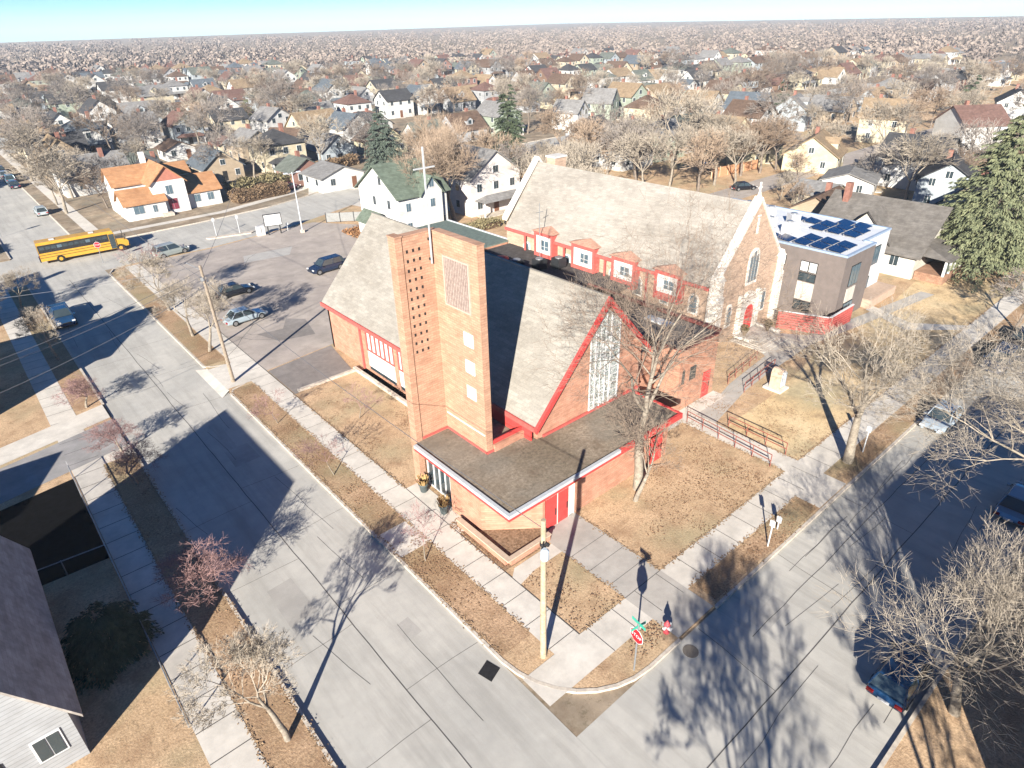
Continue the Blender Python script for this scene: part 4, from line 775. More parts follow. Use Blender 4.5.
cl=[((3.6,31.6),'small reddish ornamental tree in shade on the left kerb strip, nearest the camera',1.0),((3.7,45.3),'small reddish tree on the left kerb strip beside the grey drive, second from the camera',.9),((3.9,50.4),'small reddish tree at the drive mouth on the left kerb strip, third from the camera',.8),((3.4,59.8),'small pinkish tree on the left kerb strip, farthest from the camera',.85)]
t0=None
for k,((x,y),t,s_) in enumerate(cl):
    if t0 is None: t0=tree(t,(x,y,0),crab,M_BARKW,M_TWR,.035,group='small reddish trees on the left kerb strip',name='ornamental_tree'); t0.scale=(1.5,1.5,1.15)
    else: dup(t0,(x,y,0),k*1.9,t,scale=(s_*1.4,s_*1.4,s_*1.1))
sap=grow(8,3.4,.045,.38,.9,4,3,.35,.008,forks=3)
t0=None
for k,((x,y),t) in enumerate((((14.5,25.4),'young pinkish sapling on the kerb strip below the glass church doors'),((14.5,36.8),'young sapling on the kerb strip opposite the church lawn'),((14.4,46.2),'young sapling on the kerb strip near the tall leaning pole'),((19.6,42.3),'thin young tree on the lawn left of the bell tower'),((15.4,90.5),'small dark bare tree on the kerb strip below the yellow bus'))):
    if t0 is None: t0=tree(t,(x,y,0),sap,M_BARKW,M_TWR,.03,group='young street saplings',name='sapling')
    else: dup(t0,(x,y,0),k*1.3,t,scale=((1,1,1) if k<4 else (1.5,1.5,1.5)))
lot=grow(13,8.0,.18,.30,.85,6,3,.3,.009,lenf=.68)
t0=None
for k,((x,y),t) in enumerate((((15.3,77.5),'pale bare tree on the strip beside the lot, nearest the bus'),((15.0,68.5),'pale bare tree beside the lot, middle of the three'),((15.0,63.6),'pale bare tree beside the lot, nearest the driveway'),((3.6,20.4),'bare tan tree at the bottom left on the kerb strip'))):
    if t0 is None: t0=tree(t,(x,y,0),lot,M_BARKW,M_TWT,group='pale trees along the street')
    else: dup(t0,(x,y,0),k*2.1,t,scale=(1,1,1) if k<3 else (.92,.92,.92))
dup(t0,(5.5,-4,0),1,'tall bare tree behind the viewpoint shading the right street',scale=(1.7,1.7,1.9)); dup(t0,(10.5,-7,0),4,'second tall bare tree behind the viewpoint',scale=(1.6,1.6,1.8))
dup(t0,(3.4,72,0),2,'bare tree over the left kerb beside the pickup truck',scale=(.8,.8,.9)); dup(t0,(2.9,91,0),3,'tan bushy bare tree at the left edge above the pickup truck',scale=(.75,.75,.7)); dup(t0,(-.8,86,0),4.3,'tan bare tree at the left edge behind the kerb tree',scale=(.8,.8,.75))
poll=grow(61,15,.42,.26,.65,6,3,.5,.016,forks=4,lenf=.76)
t0=tree('thick pale multi-limbed bare tree between the green-roofed house and the tan house',(60.6,84.5,0),poll,M_BARKW,M_TWO,group='tall pale trees behind the church'); dup(t0,(67,101,0),2,'pale forked bare tree behind the tan gable house',scale=(.9,.9,.95)); 
# conifers
def conifer(seed,h,rad,n,narrow=1.0,leaf=.34,droop=.25,base=.08):
    rr=random.Random(seed); b=MB(); per=64; nb=max(40,n//per)
    for k in range(nb):
        t=base+(1-base)*(1-math.sqrt(rr.random())) if k>nb*.1 else base+rr.random()*.1
        a=rr.random()*6.283; Rb=rad*(1-t)**narrow*(.72+.4*rr.random())*(1+.12*math.sin(a*3+seed)); z0=t*h+.2
        side=Vector((-math.sin(a),math.cos(a),0)); dr=droop*(.5+rr.random()); up=.25*(t)
        for q in range(per):
            u=.18+.82*rr.random()**.75; w_=(1-u)*Rb*.30+.10
            off=rr.gauss(0,.5)*w_; c=Vector((math.cos(a)*Rb*u,math.sin(a)*Rb*u,z0+up*Rb*u-dr*Rb*u*u-abs(off)*.35-rr.random()*.14))+side*off
            d=(Vector((math.cos(a),math.sin(a),-.5-rr.random()*.7))+side*(1.1 if off>0 else -1.1)*rr.random()).normalized(); s_=d.cross(Vector((rr.gauss(0,.5),rr.gauss(0,.5),1))).normalized(); l=leaf*(.6+rr.random()*.8)
            b.add([c-s_*l*.17,c+d*l*.6-s_*l*.13,c+d*l,c+d*l*.5+s_*l*.16],[(0,1,2,3)])
    return b
M_CG=mat('spruce_green',(.105,.13,.07),(.04,.06,.035),1.6,.9,detail=8); M_CY=mat('yellow_conifer',(.26,.27,.145),(.11,.13,.07),1.4,.9,detail=8); M_CB=mat('blue_spruce',(.15,.18,.14),(.06,.085,.065),1.6,.9,detail=8)
def con(label,loc,h,rad,m,seed=1,n=5200,narrow=.85,leaf=.4,base=.08,group=None):
    o=thing('conifer',label,'evergreen tree',loc,0,group); b=MB(); b.tube((0,0,-.1),(0,0,h*.93),rad*.07+.08,.04,8,cap=False); b.build('trunk',M_BARKM,o)
    conifer(seed,h,rad,n,narrow,leaf,base=base).build('crown',m,o); return o
con('huge yellow-green evergreen at the right edge of the photo',(91.2,20.6,0),19.2,7.8,M_CY,3,44000,.82,.44,base=.12)
con('blue-green spruce tree behind the green-roofed house',(71,122.5,0),13.8,5.0,M_CB,4,28000,.75,.42)
con('tall dark evergreen behind the tan gable house',(92,107.5,0),17.0,4.1,M_CG,5,26000,.5,.42)
con('small dark evergreen shrub in the shaded yard at the bottom left',(-1.2,31.0,0),3.2,2.3,M_CG,8,14000,.45,.26)
con('clipped dark evergreen at the corner behind the white orange-roofed house',(37,134,0),6,2.6,M_CG,9,2500,.6,.4)
# ================================================================== HOUSES
def hw(name,c): return mat('siding_'+name,c,tuple(v*.86 for v in c),.8,.8,kind='siding')
def hr(name,c): return mat('shingle_'+name,c,tuple(v*.72 for v in c),1.5,.95,kind='shingle',spec=.1)
WALLS={'white':(.74,.73,.70),'cream':(.66,.58,.42),'pale grey':(.46,.47,.48),'pale blue':(.45,.50,.53),'tan':(.48,.38,.27),'light yellow':(.66,.59,.40),'pale green':(.42,.48,.38),'brown':(.24,.15,.10),'brick red':(.36,.20,.16)}
ROOFS={'dark grey':(.10,.10,.105),'brown':(.20,.135,.10),'light grey':(.33,.32,.31),'tan':(.42,.31,.20),'reddish brown':(.25,.15,.125),'grey green':(.20,.22,.19),'blue grey':(.17,.20,.23)}
for k,v in WALLS.items(): hw(k,v)
for k,v in ROOFS.items(): hr(k,v)
def roof_mesh(w,d,h,rise,ridge,ov=.45,th=.18,x0=0,y0=0,zb=0):
    b=MB(); hx,hy=w/2+ov,d/2+ov
    if ridge=='hip':
        run=min(hx,hy); rl=max(0,hx-run); rw=max(0,hy-run); e=h-ov*rise/(min(w,d)/2)
        P=[(-hx,-hy,e),(hx,-hy,e),(hx,hy,e),(-hx,hy,e),(-rl,-rw,h+rise),(rl,-rw if rl==0 else 0,h+rise)]
        if rl>0: P[4]=(-rl,0,h+rise); P[5]=(rl,0,h+rise); F=[(0,1,5,4),(1,2,5),(2,3,4,5),(3,0,4)]
        else: P[4]=(0,-rw,h+rise); P[5]=(0,rw,h+rise); F=[(0,1,4),(1,2,5,4),(2,3,5),(3,0,4,5)]
        F+= [(3,2,1,0)]
        return b.add([(p[0]+x0,p[1]+y0,p[2]+zb) for p in P],F)
    if ridge=='x':
        s=rise/(d/2); e=h-ov*s; A=[(-hx,-hy,e),(hx,-hy,e),(hx,0,h+rise),(-hx,0,h+rise),(hx,hy,e),(-hx,hy,e)]
    else:
        s=rise/(w/2); e=h-ov*s; A=[(-hx,hy,e),(-hx,-hy,e),(0,-hy,h+rise),(0,hy,h+rise),(hx,-hy,e),(hx,hy,e)]
    A=[(p[0]+x0,p[1]+y0,p[2]+zb) for p in A]; B=[(p[0],p[1],p[2]-th) for p in A]
    b.add(A+B,[(0,1,2,3),(3,2,4,5),(9,8,7,6),(11,10,8,9),(0,6,7,1),(5,4,10,11),(1,7,8,2),(2,8,10,4),(3,9,6,0),(5,11,9,3)])
    return b
def body_mesh(w,d,h,rise,ridge,x0=0,y0=0):
    b=MB(); hx,hy=w/2,d/2; r_=rise-.2
    if ridge=='hip' : b.box(x0-hx,x0+hx,y0-hy,y0+hy,-.1,h-.05)
    elif ridge=='x': b.ext([(x0-hx,y0-hy,-.1),(x0-hx,y0+hy,-.1),(x0-hx,y0+hy,h-.1),(x0-hx,y0,h+r_),(x0-hx,y0-hy,h-.1)],(w,0,0))
    else: b.ext([(x0-hx,y0-hy,-.1),(x0+hx,y0-hy,-.1),(x0+hx,y0-hy,h-.1),(x0,y0-hy,h+r_),(x0-hx,y0-hy,h-.1)],(0,d,0))
    return b
def hwin(par,face,u,z,ww,hh,w,d,x0=0,y0=0,mg=None):
    b=MB(); q=MB(); f=.09
    if face=='f': y=y0-d/2; b.box(x0+u-ww/2,x0+u+ww/2,y-.05,y-.003,z,z+hh); q.box(x0+u-ww/2+f,x0+u-.03,y-.08,y-.051,z+f,z+hh-f); q.box(x0+u+.03,x0+u+ww/2-f,y-.08,y-.051,z+f,z+hh-f)
    else:
        sx=-1 if face=='l' else 1; x=x0+sx*w/2; a,c=sorted((x+sx*.003,x+sx*.05)); b.box(a,c,y0+u-ww/2,y0+u+ww/2,z,z+hh); a,c=sorted((x+sx*.051,x+sx*.08)); q.box(a,c,y0+u-ww/2+f,y0+u-.03,z+f,z+hh-f); q.box(a,c,y0+u+.03,y0+u+ww/2-f,z+f,z+hh-f)
    o=b.build('window',M_WHITE,par); q.build('pane',mg or M_GLD,o); return o
def house(label,loc,rz,w,d,h,rise,ridge,wall,roof,name='house',cat='house',group=None,chim=True,porch=None,dormer=0,wing=None,nwin=3,door=True,lv=1):
    o=thing(name,label,cat,loc,rz,group); mw=MATS.get('siding_'+wall) if isinstance(wall,str) else wall; mr=MATS.get('shingle_'+roof) if isinstance(roof,str) else roof
    body_mesh(w,d,h,rise,ridge).build('wall',mw,o); rf=roof_mesh(w,d,h,rise,ridge).build('roof',mr,o)
    two=h>4.3
    for fl in range(2 if two else 1):
        z=1.0+fl*2.7; n=nwin
        for i in range(n):
            u=(i+.5)/n*w-w/2
            if door and fl==0 and i==n//2: continue
            hwin(o,'f',u,z,1.1,1.35,w,d)
        for i in range(2):
            for fc in 'lr': hwin(o,fc,(i-.5)*d*.5,z,1.0,1.3,w,d)
    if ridge=='y' and rise>2: hwin(o,'f',0,h+.2 if not two else h+.1,1.2,1.2,w,d)
    if ridge=='x' and rise>2: 
        for fc in 'lr': hwin(o,fc,0,h+.2,1.1,1.2,w,d)
    if door:
        u=((n//2)+.5)/n*w-w/2; b=MB(); b.box(u-.48,u+.48,-d/2-.06,-d/2-.004,.1,2.15); dd=b.build('door',M_DARK if rnd.random()<.5 else mat('door_brown',(.2,.09,.05)),o)
        b=MB(); b.box(u-.7,u+.7,-d/2-1.2,-d/2-.07,-.1,.12); b.build('step',M_KERB,o)
    if chim: b=MB(); cx,cy=(w*.22,.6) if ridge!='y' else (.7,d*.2); b.box(cx-.35,cx+.35,cy-.35,cy+.35,h+rise*.4,h+rise+.8); b.build('chimney',mat('chimney_brick',(.33,.16,.12),(.24,.11,.08),3,.9),rf)
    if porch:
        pw,pd,ph=porch; roof_mesh(pw,pd,ph,.7,'hip',.3,x0=0,y0=-d/2-pd/2-.25).build('porch_roof',mr,o)
        for sx in (-1,1): b=MB(); b.box(sx*(pw/2-.15)-.09,sx*(pw/2-.15)+.09,-d/2-pd,-d/2-pd+.18,0,ph); b.build('porch_post',M_WHITE,o)
        b=MB(); b.box(-pw/2,pw/2,-d/2-pd,-d/2-.08,-.1,.1); b.build('porch_floor',M_KERB,o)
    for k in range(dormer):
        if ridge=='x':
            u=(k+.5)/dormer*w-w/2; s=rise/(d/2); dz=h+rise*.25; q=body_mesh(2.0,2.6,1.5,.8,'y',u,-d/2+2.2); q.v=[(v[0],v[1],v[2]+dz-.4) for v in q.v]; dm=q.build('dormer',mw,o); roof_mesh(2.0,2.6,1.5,.8,'y',.2,.1,u,-d/2+2.2,dz-.4).build('dormer_roof',mr,dm)
            b=MB(); yy=-d/2+.9; b.box(u-.45,u+.45,yy-.04,yy-.003,dz+.05,dz+.95); b.build('pane',M_GLD,dm)
    return o
# --- white house with orange roof
M_ORR=mat('orange_roof',(.56,.30,.15),(.48,.24,.115),1.2,.9,kind='shingle'); M_WST=mat('white_stucco',(.80,.78,.75),(.76,.74,.71),1,.85)
WH=thing('orange_roofed_house','white stucco house with bright orange roofs and brick-red gable across the bus street','house',(29.6,128.4,0))
def hpart(w,d,h,rise,ridge,x0,y0,ov=.4):
    body_mesh(w,d,h,rise,ridge,x0,y0).build('wall',M_WST,WH); return roof_mesh(w,d,h,rise,ridge,ov,.2,x0,y0).build('roof',M_ORR,WH)
hpart(5.4,9.5,5.4,2.5,'y',.2,0); hpart(8.0,6.0,5.2,2.3,'x',-3.2,2.6); hpart(6.2,5.2,2.9,1.8,'x',-4.2,-3.0); hpart(5.6,6.4,3.0,2.2,'x',5.9,-.6); hpart(4.0,4.0,5.4,1.4,'x',3.8,4.2)
b=MB(); b.ext([(-2.5,-4.80,5.45),(2.9,-4.80,5.45),(.2,-4.80,7.75)],(0,.04,0)); b.build('red_gable',mat('salmon_gable',(.50,.20,.14),None,2),WH)
for u,z,ww,hh,m in ((.2,3.1,1.2,1.6,M_GLB),(.3,.5,1.7,2.0,mat('maroon_glass',(.25,.05,.07),(.18,.03,.05),2,.4)),(-5.4,.9,1.7,1.4,M_GLB),(-2.9,.8,.8,1.3,M_GLB),(4.6,.9,1.2,1.4,M_GLB),(6.9,.9,1.2,1.4,M_GLB)):
    hwin(WH,'f',u,z,ww,hh,9,{.2:9.5,.3:9.5,-5.4:11.2,-2.9:11.2,4.6:7.6,6.9:7.6}[u],mg=m)
b=MB(); b.box(-1.2,-.4,3,3.8,6.5,9.2); b.build('chimney',M_WST,WH); b=MB(); b.box(-2.2,-.4,-6.6,-4.85,-.1,.5); b.build('step',M_KERB,WH)
# --- white house with green roof behind the church
M_GRR=hr('sage green',(.20,.245,.19)); M_WSD=hw('bright white',(.80,.79,.76))
GH=thing('green_roofed_house','white two-storey house with sage green roof directly behind the tower cross','house',(52.7,86.4,0))
body_mesh(8.4,11,6.5,3.6,'x').build('wall',M_WSD,GH); roof_mesh(8.4,11,6.5,3.6,'x',.5,.2).build('roof',M_GRR,GH)
body_mesh(3.6,4.4,6.5,2.2,'y',1.2,-3.9).build('gable_bay',M_WSD,GH); roof_mesh(3.6,4.4,6.5,2.2,'y',.35,.15,1.2,-3.9).build('bay_roof',M_GRR,GH)
body_mesh(2.6,4,2.6,1.2,'y',-5.5,0).build('side_porch',M_WSD,GH); roof_mesh(2.6,4,2.6,1.2,'y',.3,.15,-5.5,0).build('porch_roof',M_GRR,GH)
for u,z in ((1.2,4.2),(1.2,7.0),(-2.6,4.0),(-2.6,1.2),(3.4,1.2)): hwin(GH,'f',u,z,.9,1.3,8.4,11 if abs(u)!=1.2 else 12.24,mg=M_GLB)
for u,z in ((-3,4.2),(1,4.2),(3.5,1.2),(-1,7.3),(-3.2,1.2)): hwin(GH,'l',u,z,.9,1.4,8.4,11)
# --- tan gable house
TG=house('pinkish white house with steep front gable just left of the church roof peak',(69,91,0),0,10.4,14,6.2,3.6,'y',hw('pinkish white',(.86,.79,.74)),'light grey',chim=False,nwin=3,porch=(8.5,2.2,2.7))
# --- grey-roofed craftsman right of the solar block
GY=thing('craftsman_house','long grey-roofed house with white dormer gable right of the solar block','house',(88.5,31.0,0))
M_GYR=hr('warm grey',(.235,.215,.195)); M_CRM=hw('off white',(.70,.66,.58))
body_mesh(11,12.5,3.4,4.2,'y').build('wall',M_CRM,GY); roof_mesh(11,12.5,3.4,4.2,'y',.7,.2).build('roof',M_GYR,GY)
def xgable(par,xf,y0,w,zb,rise,mw_,mr_,xin):
    q=MB(); q.ext([(xf,y0-w/2,zb),(xf,y0+w/2,zb),(xf,y0,zb+rise)],(xin,0,0)); g_=q.build('dormer',mw_,par)
    q=MB(); e=.35; s=rise/(w/2); q.add([(xf-.4,y0-w/2-e,zb-e*s+.1),(xf-.4,y0,zb+rise+.1),(xf+xin,y0,zb+rise+.1),(xf+xin,y0-w/2-e,zb-e*s+.1),(xf-.4,y0+w/2+e,zb-e*s+.1),(xf+xin,y0+w/2+e,zb-e*s+.1)],[(0,3,2,1),(1,2,5,4)])
    q.add([(xf-.4,y0-w/2-e,zb-e*s-.08),(xf-.4,y0,zb+rise-.08),(xf+xin,y0,zb+rise-.08),(xf+xin,y0-w/2-e,zb-e*s-.08),(xf-.4,y0+w/2+e,zb-e*s-.08),(xf+xin,y0+w/2+e,zb-e*s-.08)],[(1,2,3,0),(4,5,2,1),]); q.build('dormer_roof',mr_,g_)
    q=MB(); q.box(xf-.05,xf-.004,y0-.9,y0-.1,zb+.3,zb+1.5); q.box(xf-.05,xf-.004,y0+.1,y0+.9,zb+.3,zb+1.5); q.build('pane',M_WGL,g_); return g_
xgable(GY,-5.4,.1,6.0,3.8,3.1,M_CRM,M_GYR,4.0)
b=MB(); b.box(-5.0,3.0,-9.4,-6.35,-.1,1.0); b.build('porch_wall',mat('porch_brick',(.50,.30,.20),(.4,.22,.14),2,.9,kind='brick'),GY); b=MB()
b.add([(-5.4,-9.8,2.9),(3.4,-9.8,2.9),(3.4,-6.2,4.0),(-3.8,-6.2,4.0)],[(0,1,2,3)]); b.add([(-5.4,-9.8,2.8),(3.4,-9.8,2.8),(3.4,-6.2,3.9),(-3.8,-6.2,3.9)],[(3,2,1,0)]); b.add([(-5.4,-9.8,2.9),(-3.8,-6.2,4.0),(-5.4,-6.2,3.0)],[(0,1,2)]); b.build('porch_roof',M_GYR,GY)
for x in (-4.9,-3.3,-1.6,.4,2.8): b=MB(); b.box(x-.12,x+.12,-9.4,-9.16,1.0,2.85); b.build('porch_post',M_WHITE,GY)
for x in (-4.1,-2.4): b=MB(); b.box(x-.5,x+.5,-9.3,-9.25,1.1,2.6); b.build('window',M_GLD,GY)
for u in (-4,-1.5,2,4.4): hwin(GY,'l',u,1.2,1.1,1.4,11,12.5)
b=MB(); b.box(-1.4,-.6,4.5,5.2,5.5,8.9); b.build('chimney',mat('chimney_brick',(.33,.16,.12),(.24,.11,.08),3,.9),GY)
house('small tan side building beyond the grey-roofed house',(98,43,0),.1,8,7,3,2,'x','tan','brown',name='house')
# --- off-frame and left side houses (they cast the long street shadows)
S1=house('grey shingled bungalow roof at the bottom left corner of the photo',(-6.35,31.9,0),0,6.2,12.4,3.6,5.4,'y','pale grey',hr('weathered grey',(.62,.56,.50)),chim=False)
house('gabled house on the left, off the street by the drive, shading the pickup truck',(-10.5,67.3,0),0,12,10.5,5.9,3.2,'x','tan','brown',name='house')
house('small garage at the end of the grey drive on the left',(-13,45.5,0),.3,6,6,3.2,1.9,'x','white','dark grey',name='garage',chim=False)
house('two-storey house on the left beyond the shaded pickup truck',(-11,87,0),0,11,10,5.6,3,'y','cream','brown')
o=thing('corner_building','plain flat-roofed brick block across the right street','building',(30,-8.5,0)); b=MB(); b.box(-8.2,12,-6,5.6,0,8.8); b.build('wall',M_BRKO,o); b=MB(); b.box(-8.3,12.1,-6.1,5.7,8.8,9.0); b.build('roof_edge',M_STONE,o)
for i in range(5):
    for z in (1.2,4.4,6.8): b=MB(); b.box(-6.5+i*3.8,-5+i*3.8,5.601,5.66,z,z+1.4); b.build('window',M_GLD,o)
house('two-storey house across the right street beyond the brick block',(52,-9,0),math.pi,11,9,6,3,'x','white','dark grey')
# --- special houses placed from the photo
SP=[(335,186,9,8,2.8,1.6,'y',0,'white','light grey','white double garage beside the green-roofed house, at the end of its drive','garage'),
(848,192,9,8,2.8,1.3,'x',.3,'white','light grey','white flat-looking garage among trees just behind the solar roof','garage'),
(812,168,10,10,3.4,3.4,'x',.3,'light yellow','tan','yellow bungalow with orange-tan roof behind the white garage','house'),
(745,160,12,10,3.4,3.2,'x',0,'light yellow','brown','pale yellow stucco house behind the wooden fence and black car','house'),
(745,128,10,10,5.6,3.6,'y',.2,'white','blue grey','white two-storey house with tall gable above the pale yellow stucco house','house'),
(880,140,10,10,5.8,3.6,'y',.3,'cream','tan','cream two-storey house with tall narrow gable left of the big evergreen','house'),
(965,146,11,10,5.4,3.4,'y',.9,'white','reddish brown','white house with reddish roof and steep gable near the top right corner','house'),
(1010,120,12,9,5.2,3.0,'x',.3,'white','dark grey','white-fronted house at the top right corner of the photo','house'),
(940,205,9,8,4.8,2.6,'x',.3,'pale blue','dark grey','pale blue-white house half hidden left of the big evergreen trunk','house'),
(302,182,7,6,3,2.0,'y',.1,'brick red','grey green','small brick house with white porch posts behind the maroon car','house'),
(290,152,9,8,3.4,2.4,'y',.6,'pale grey','brown','pale grey garage-like house above the small brick porch house','house'),
(275,135,9,8,4.8,2.8,'y',.2,'white','light grey','white house with light grey roof left of the orange-roofed bungalow','house'),
(316,138,12,9,3.6,3.6,'x',.1,'cream','tan','cream bungalow with orange-tan roof above the maroon car','house'),
(350,145,9,9,5.0,3.0,'y',.1,'white','blue grey','white gabled house left of the blue-green spruce','house'),
(372,140,8,9,4.4,2.6,'y',.1,'white','dark grey','white gabled house directly behind the blue-green spruce top','house'),
(310,113,9,8,4.6,3.0,'hip',.1,'white','grey green','turquoise-roofed white house near the top edge left of centre','house'),
(155,107,13,9,4.8,3.2,'x',.1,'cream','light grey','large cream house with white fascia at the top edge above the orange-roofed house','house'),
(203,112,10,9,4.6,3.8,'y',.1,'white','reddish brown','white house with red-brown steep roof at the top edge','house'),
(232,112,11,9,4.6,3.0,'x',.1,'pale grey','reddish brown','dark red-roofed house at the top edge left of the small yellow conifer','house'),
(255,160,9,8,4.4,2.6,'y',.1,'tan','light grey','tan house in the brush behind the clipped hedge','house'),
(600,120,8,9,5.6,3.4,'y',.4,'pale green','light grey','pale green tall gabled house at the top edge right of centre','house'),
(570,128,7,8,4.8,2.8,'y',.3,'white','light grey','small bright white gabled house above the church chimney','house'),
(590,142,10,9,3.4,2.6,'x',.3,'white','dark grey','white house with dark grey roof above the church ridge','house'),
(630,142,8,8,3.0,2.2,'x',.2,'white','light grey','small white house with grey roof above the middle of the church ridge','house'),
(645,120,11,9,4.2,2.8,'hip',.2,'cream','brown','cream house with brown hip roof above the church ridge','house'),
(700,120,10,9,5.2,3.0,'y',.2,'white','tan','white house with tan roof behind the round bare tree','house'),
(790,128,10,9,5.2,3.2,'x',.3,'pale blue','light grey','pale blue house with light grey roof behind the yellow bungalow','house'),
(680,208,6,7,2.7,1.2,'x',.1,'tan','tan','low tan shed behind the church ridge','shed')]
occ=[(29.6,128.4,11),(52.7,86.4,10),(69,91,10),(88.5,31,12),(98,43,7),(71,122,5),(92,107,5),(91,20,8)]
M_FENW=mat('orange_fence_wood',(.58,.31,.17),(.46,.23,.12),3,.9)
for px,py,w_,d_,h_,rs,rg,rz,wl,ro,lb,ct in SP:
    if ct=='shed': continue
    p=G(px,py); house(lb,(p.x,p.y,0),rz,w_,d_,h_,rs,rg,wl,ro,name=ct,cat=ct,chim=ct=='house',nwin=3 if w_>9 else 2,door=True,dormer=1 if rg=='x' and rs>3.1 else 0)
    occ.append((p.x,p.y,max(w_,d_)*.62+.5))
o=thing('wooden_fence','orange-brown wooden privacy fence behind the black car','fence',(114,73,0),-.1)
for k in range(6): b=MB(); b.box(k*2.4,k*2.4+2.35,-.03,.03,0,1.8); b.build('panel',M_FENW,o); b=MB(); b.box(k*2.4-.06,k*2.4+.06,-.1,.1,0,2.0); b.build('post',mat('pale_post',(.66,.5,.34)),o)
# --- procedural neighbourhood rows
protos=[]
def proto(kind,**k):
    o=house('x',(0,0,0),0,wall='white',roof='dark grey',group='houses',**k); protos.append((kind,o)); return o
proto('two-storey gable-fronted',w=8.2,d=10.5,h=5.6,rise=3.0,ridge='y',porch=(7,2,2.6),nwin=3)
proto('dormered bungalow',w=9.5,d=8.6,h=3.2,rise=3.5,ridge='x',dormer=1,nwin=3)
proto('hip-roofed foursquare',w=8.8,d=9,h=5.8,rise=2.4,ridge='hip',nwin=3,porch=(8,2,2.6))
proto('side-gabled two-storey',w=10,d=8,h=5.4,rise=2.5,ridge='x',nwin=3)
proto('low front-gabled',w=8.6,d=11,h=3.2,rise=3.2,ridge='y',nwin=3)
proto('small garage',w=6.2,d=6.4,h=2.6,rise=1.5,ridge='y',nwin=2,chim=False)
used=[False]*6; hr2=random.Random(21); seen={}; CNT=0
WK=['white']*5+['cream']*2+['pale grey']*2+['pale blue','tan','light yellow','pale green','brown','brick red']; RK=['dark grey','brown','light grey','light grey','tan','brown','reddish brown','grey green','blue grey','dark grey']
def vis(x,y,pad=40):
    q=PX((x,y,3)); return q and -pad<q[0]<1024+pad and q[1]<330
def place_house(x,y,rz,kind):
    global CNT
    for ox,oy,r_ in occ:
        if (ox-x)**2+(oy-y)**2<(r_+5.5)**2: return
    k=protos[kind]; wl=hr2.choice(WK); ro=hr2.choice(RK); d=math.hypot(x,y)
    zone='near' if d<190 else ('far' if d<300 else 'very distant')
    lab='%s %s %s%s with %s roof in the rear streets'%(zone,wl,k[0],'' if kind==5 else ' house',ro)
    mm={'siding_white':MATS['siding_'+wl],'shingle_dark grey':MATS['shingle_'+ro]}
    s=.92+hr2.random()*.18
    r=dup(k[1],(x,y,0),rz,lab,lab ,(s,s,s*(.95+hr2.random()*.12)),mm)
    r['group']=lab; r['category']='garage' if kind==5 else 'house'; r.name='garage' if kind==5 else 'house'; occ.append((x,y,6)); CNT+=1
rows=[(29,0),(50,5),(88,0),(100,5),(147,0),(163,5),(178,5),(204,0),(248,0),(262,5),(275,5),(300,0),(342,0),(370,5),(402,0),(442,0),(470,0),(500,0),(530,0)]
for y0,kd in rows:
    x=20.0
    while x<460:
        x+=11.5+hr2.random()*3.2
        y=y0+hr2.uniform(-2,2)+ (0 if y0<134 else 0)
        if y0<110 and x<104: continue
        if y0==100 : continue
        if y0 in(88,) : y+=6 if x>110 else 0
        if 208<x<224 or 408<x<425: continue
        if not vis(x,y) or math.hypot(x,y)>520: continue
        if kd==5 and hr2.random()<.35: continue
        place_house(x,y,(math.pi if hr2.random()<.0 else 0)+hr2.choice((0,0,math.pi/2 if kd==5 else 0)),5 if kd==5 else hr2.randrange(5))
# row facing the left street
for i in range(20):
    y=143+i*12.3
    if not(y%100>20 and y%100<32): place_house(23.5+hr2.uniform(-1,1),y,-math.pi/2,hr2.choice((0,1,4,4)))
    if i>0: place_house(-7+hr2.uniform(-1,1),y+3,math.pi/2,hr2.choice((0,1,2,4)))
for k,o in protos:      # park the originals as real houses of the far rows
    pass
far_spots=[(133,44),(262,182),(276,190),(240,258),(290,214),(255,205)]
for (k,o),(x,y) in zip(protos,far_spots):
    o.location=(x,y,0); o['label']='white %s with dark grey roof beyond the evergreens'%k; o['category']='garage' if 'garage' in k else 'house'; o.name='garage' if 'garage' in k else 'house'; del o['group']; occ.append((x,y,6))
print('HOUSES',CNT)
# --- hedges
def hedge(label,x0,x1,y0,y1,h,m,n,seed,rz=0,leaf=.22,cat='hedge'):
    o=thing('hedge',label,cat,((x0+x1)/2,(y0+y1)/2,0),rz); rr=random.Random(seed); b=MB(); hx,hy=(x1-x0)/2,(y1-y0)/2
    for i in range(n):
        c=Vector((rr.uniform(-hx,hx),rr.uniform(-hy,hy),h*(1-rr.random()**2*.9)))
        c.z*=.9+.12*math.sin(c.x*1.3); d=Vector((rr.gauss(0,1),rr.gauss(0,1),rr.gauss(0,1)+.4)).normalized(); s=d.orthogonal().normalized()*leaf*.25; l=leaf*(1+rr.random()); b.add([c-s,c+d*l*.5-s,c+d*l,c+d*l*.5+s,c+s],[(0,1,2,3,4)])
    b.build('foliage',m,o); q=MB(); q.box(-hx*.93,hx*.93,-hy*.85,hy*.85,0,h*.72); q.build('core',mat('hedge_core',(.14,.09,.055),(.08,.05,.03),3,.95),o); return o
M_HB=mat('brown_hedge',(.32,.22,.13),(.19,.12,.07),3,.95); M_HO=mat('olive_brush',(.30,.25,.13),(.18,.15,.08),3,.95)
hedge('clipped brown hedge along the far side of the bus street right of the orange-roofed house',39.5,50,121.5,124.8,2.1,M_HB,9000,1,.12)
hedge('rough olive shrubs behind the clipped brown hedge',41,56,127,131,2.6,M_HO,5000,2,.12,.4)
hedge('low red-brown hedge behind the white double garage',60,74,136,139,2.0,M_HB,4000,3,.3,.35)
hedge('dry brush along the rear fence left of the church annex',56,64,76.5,79.0,1.2,M_HO,1800,4,0,.3)
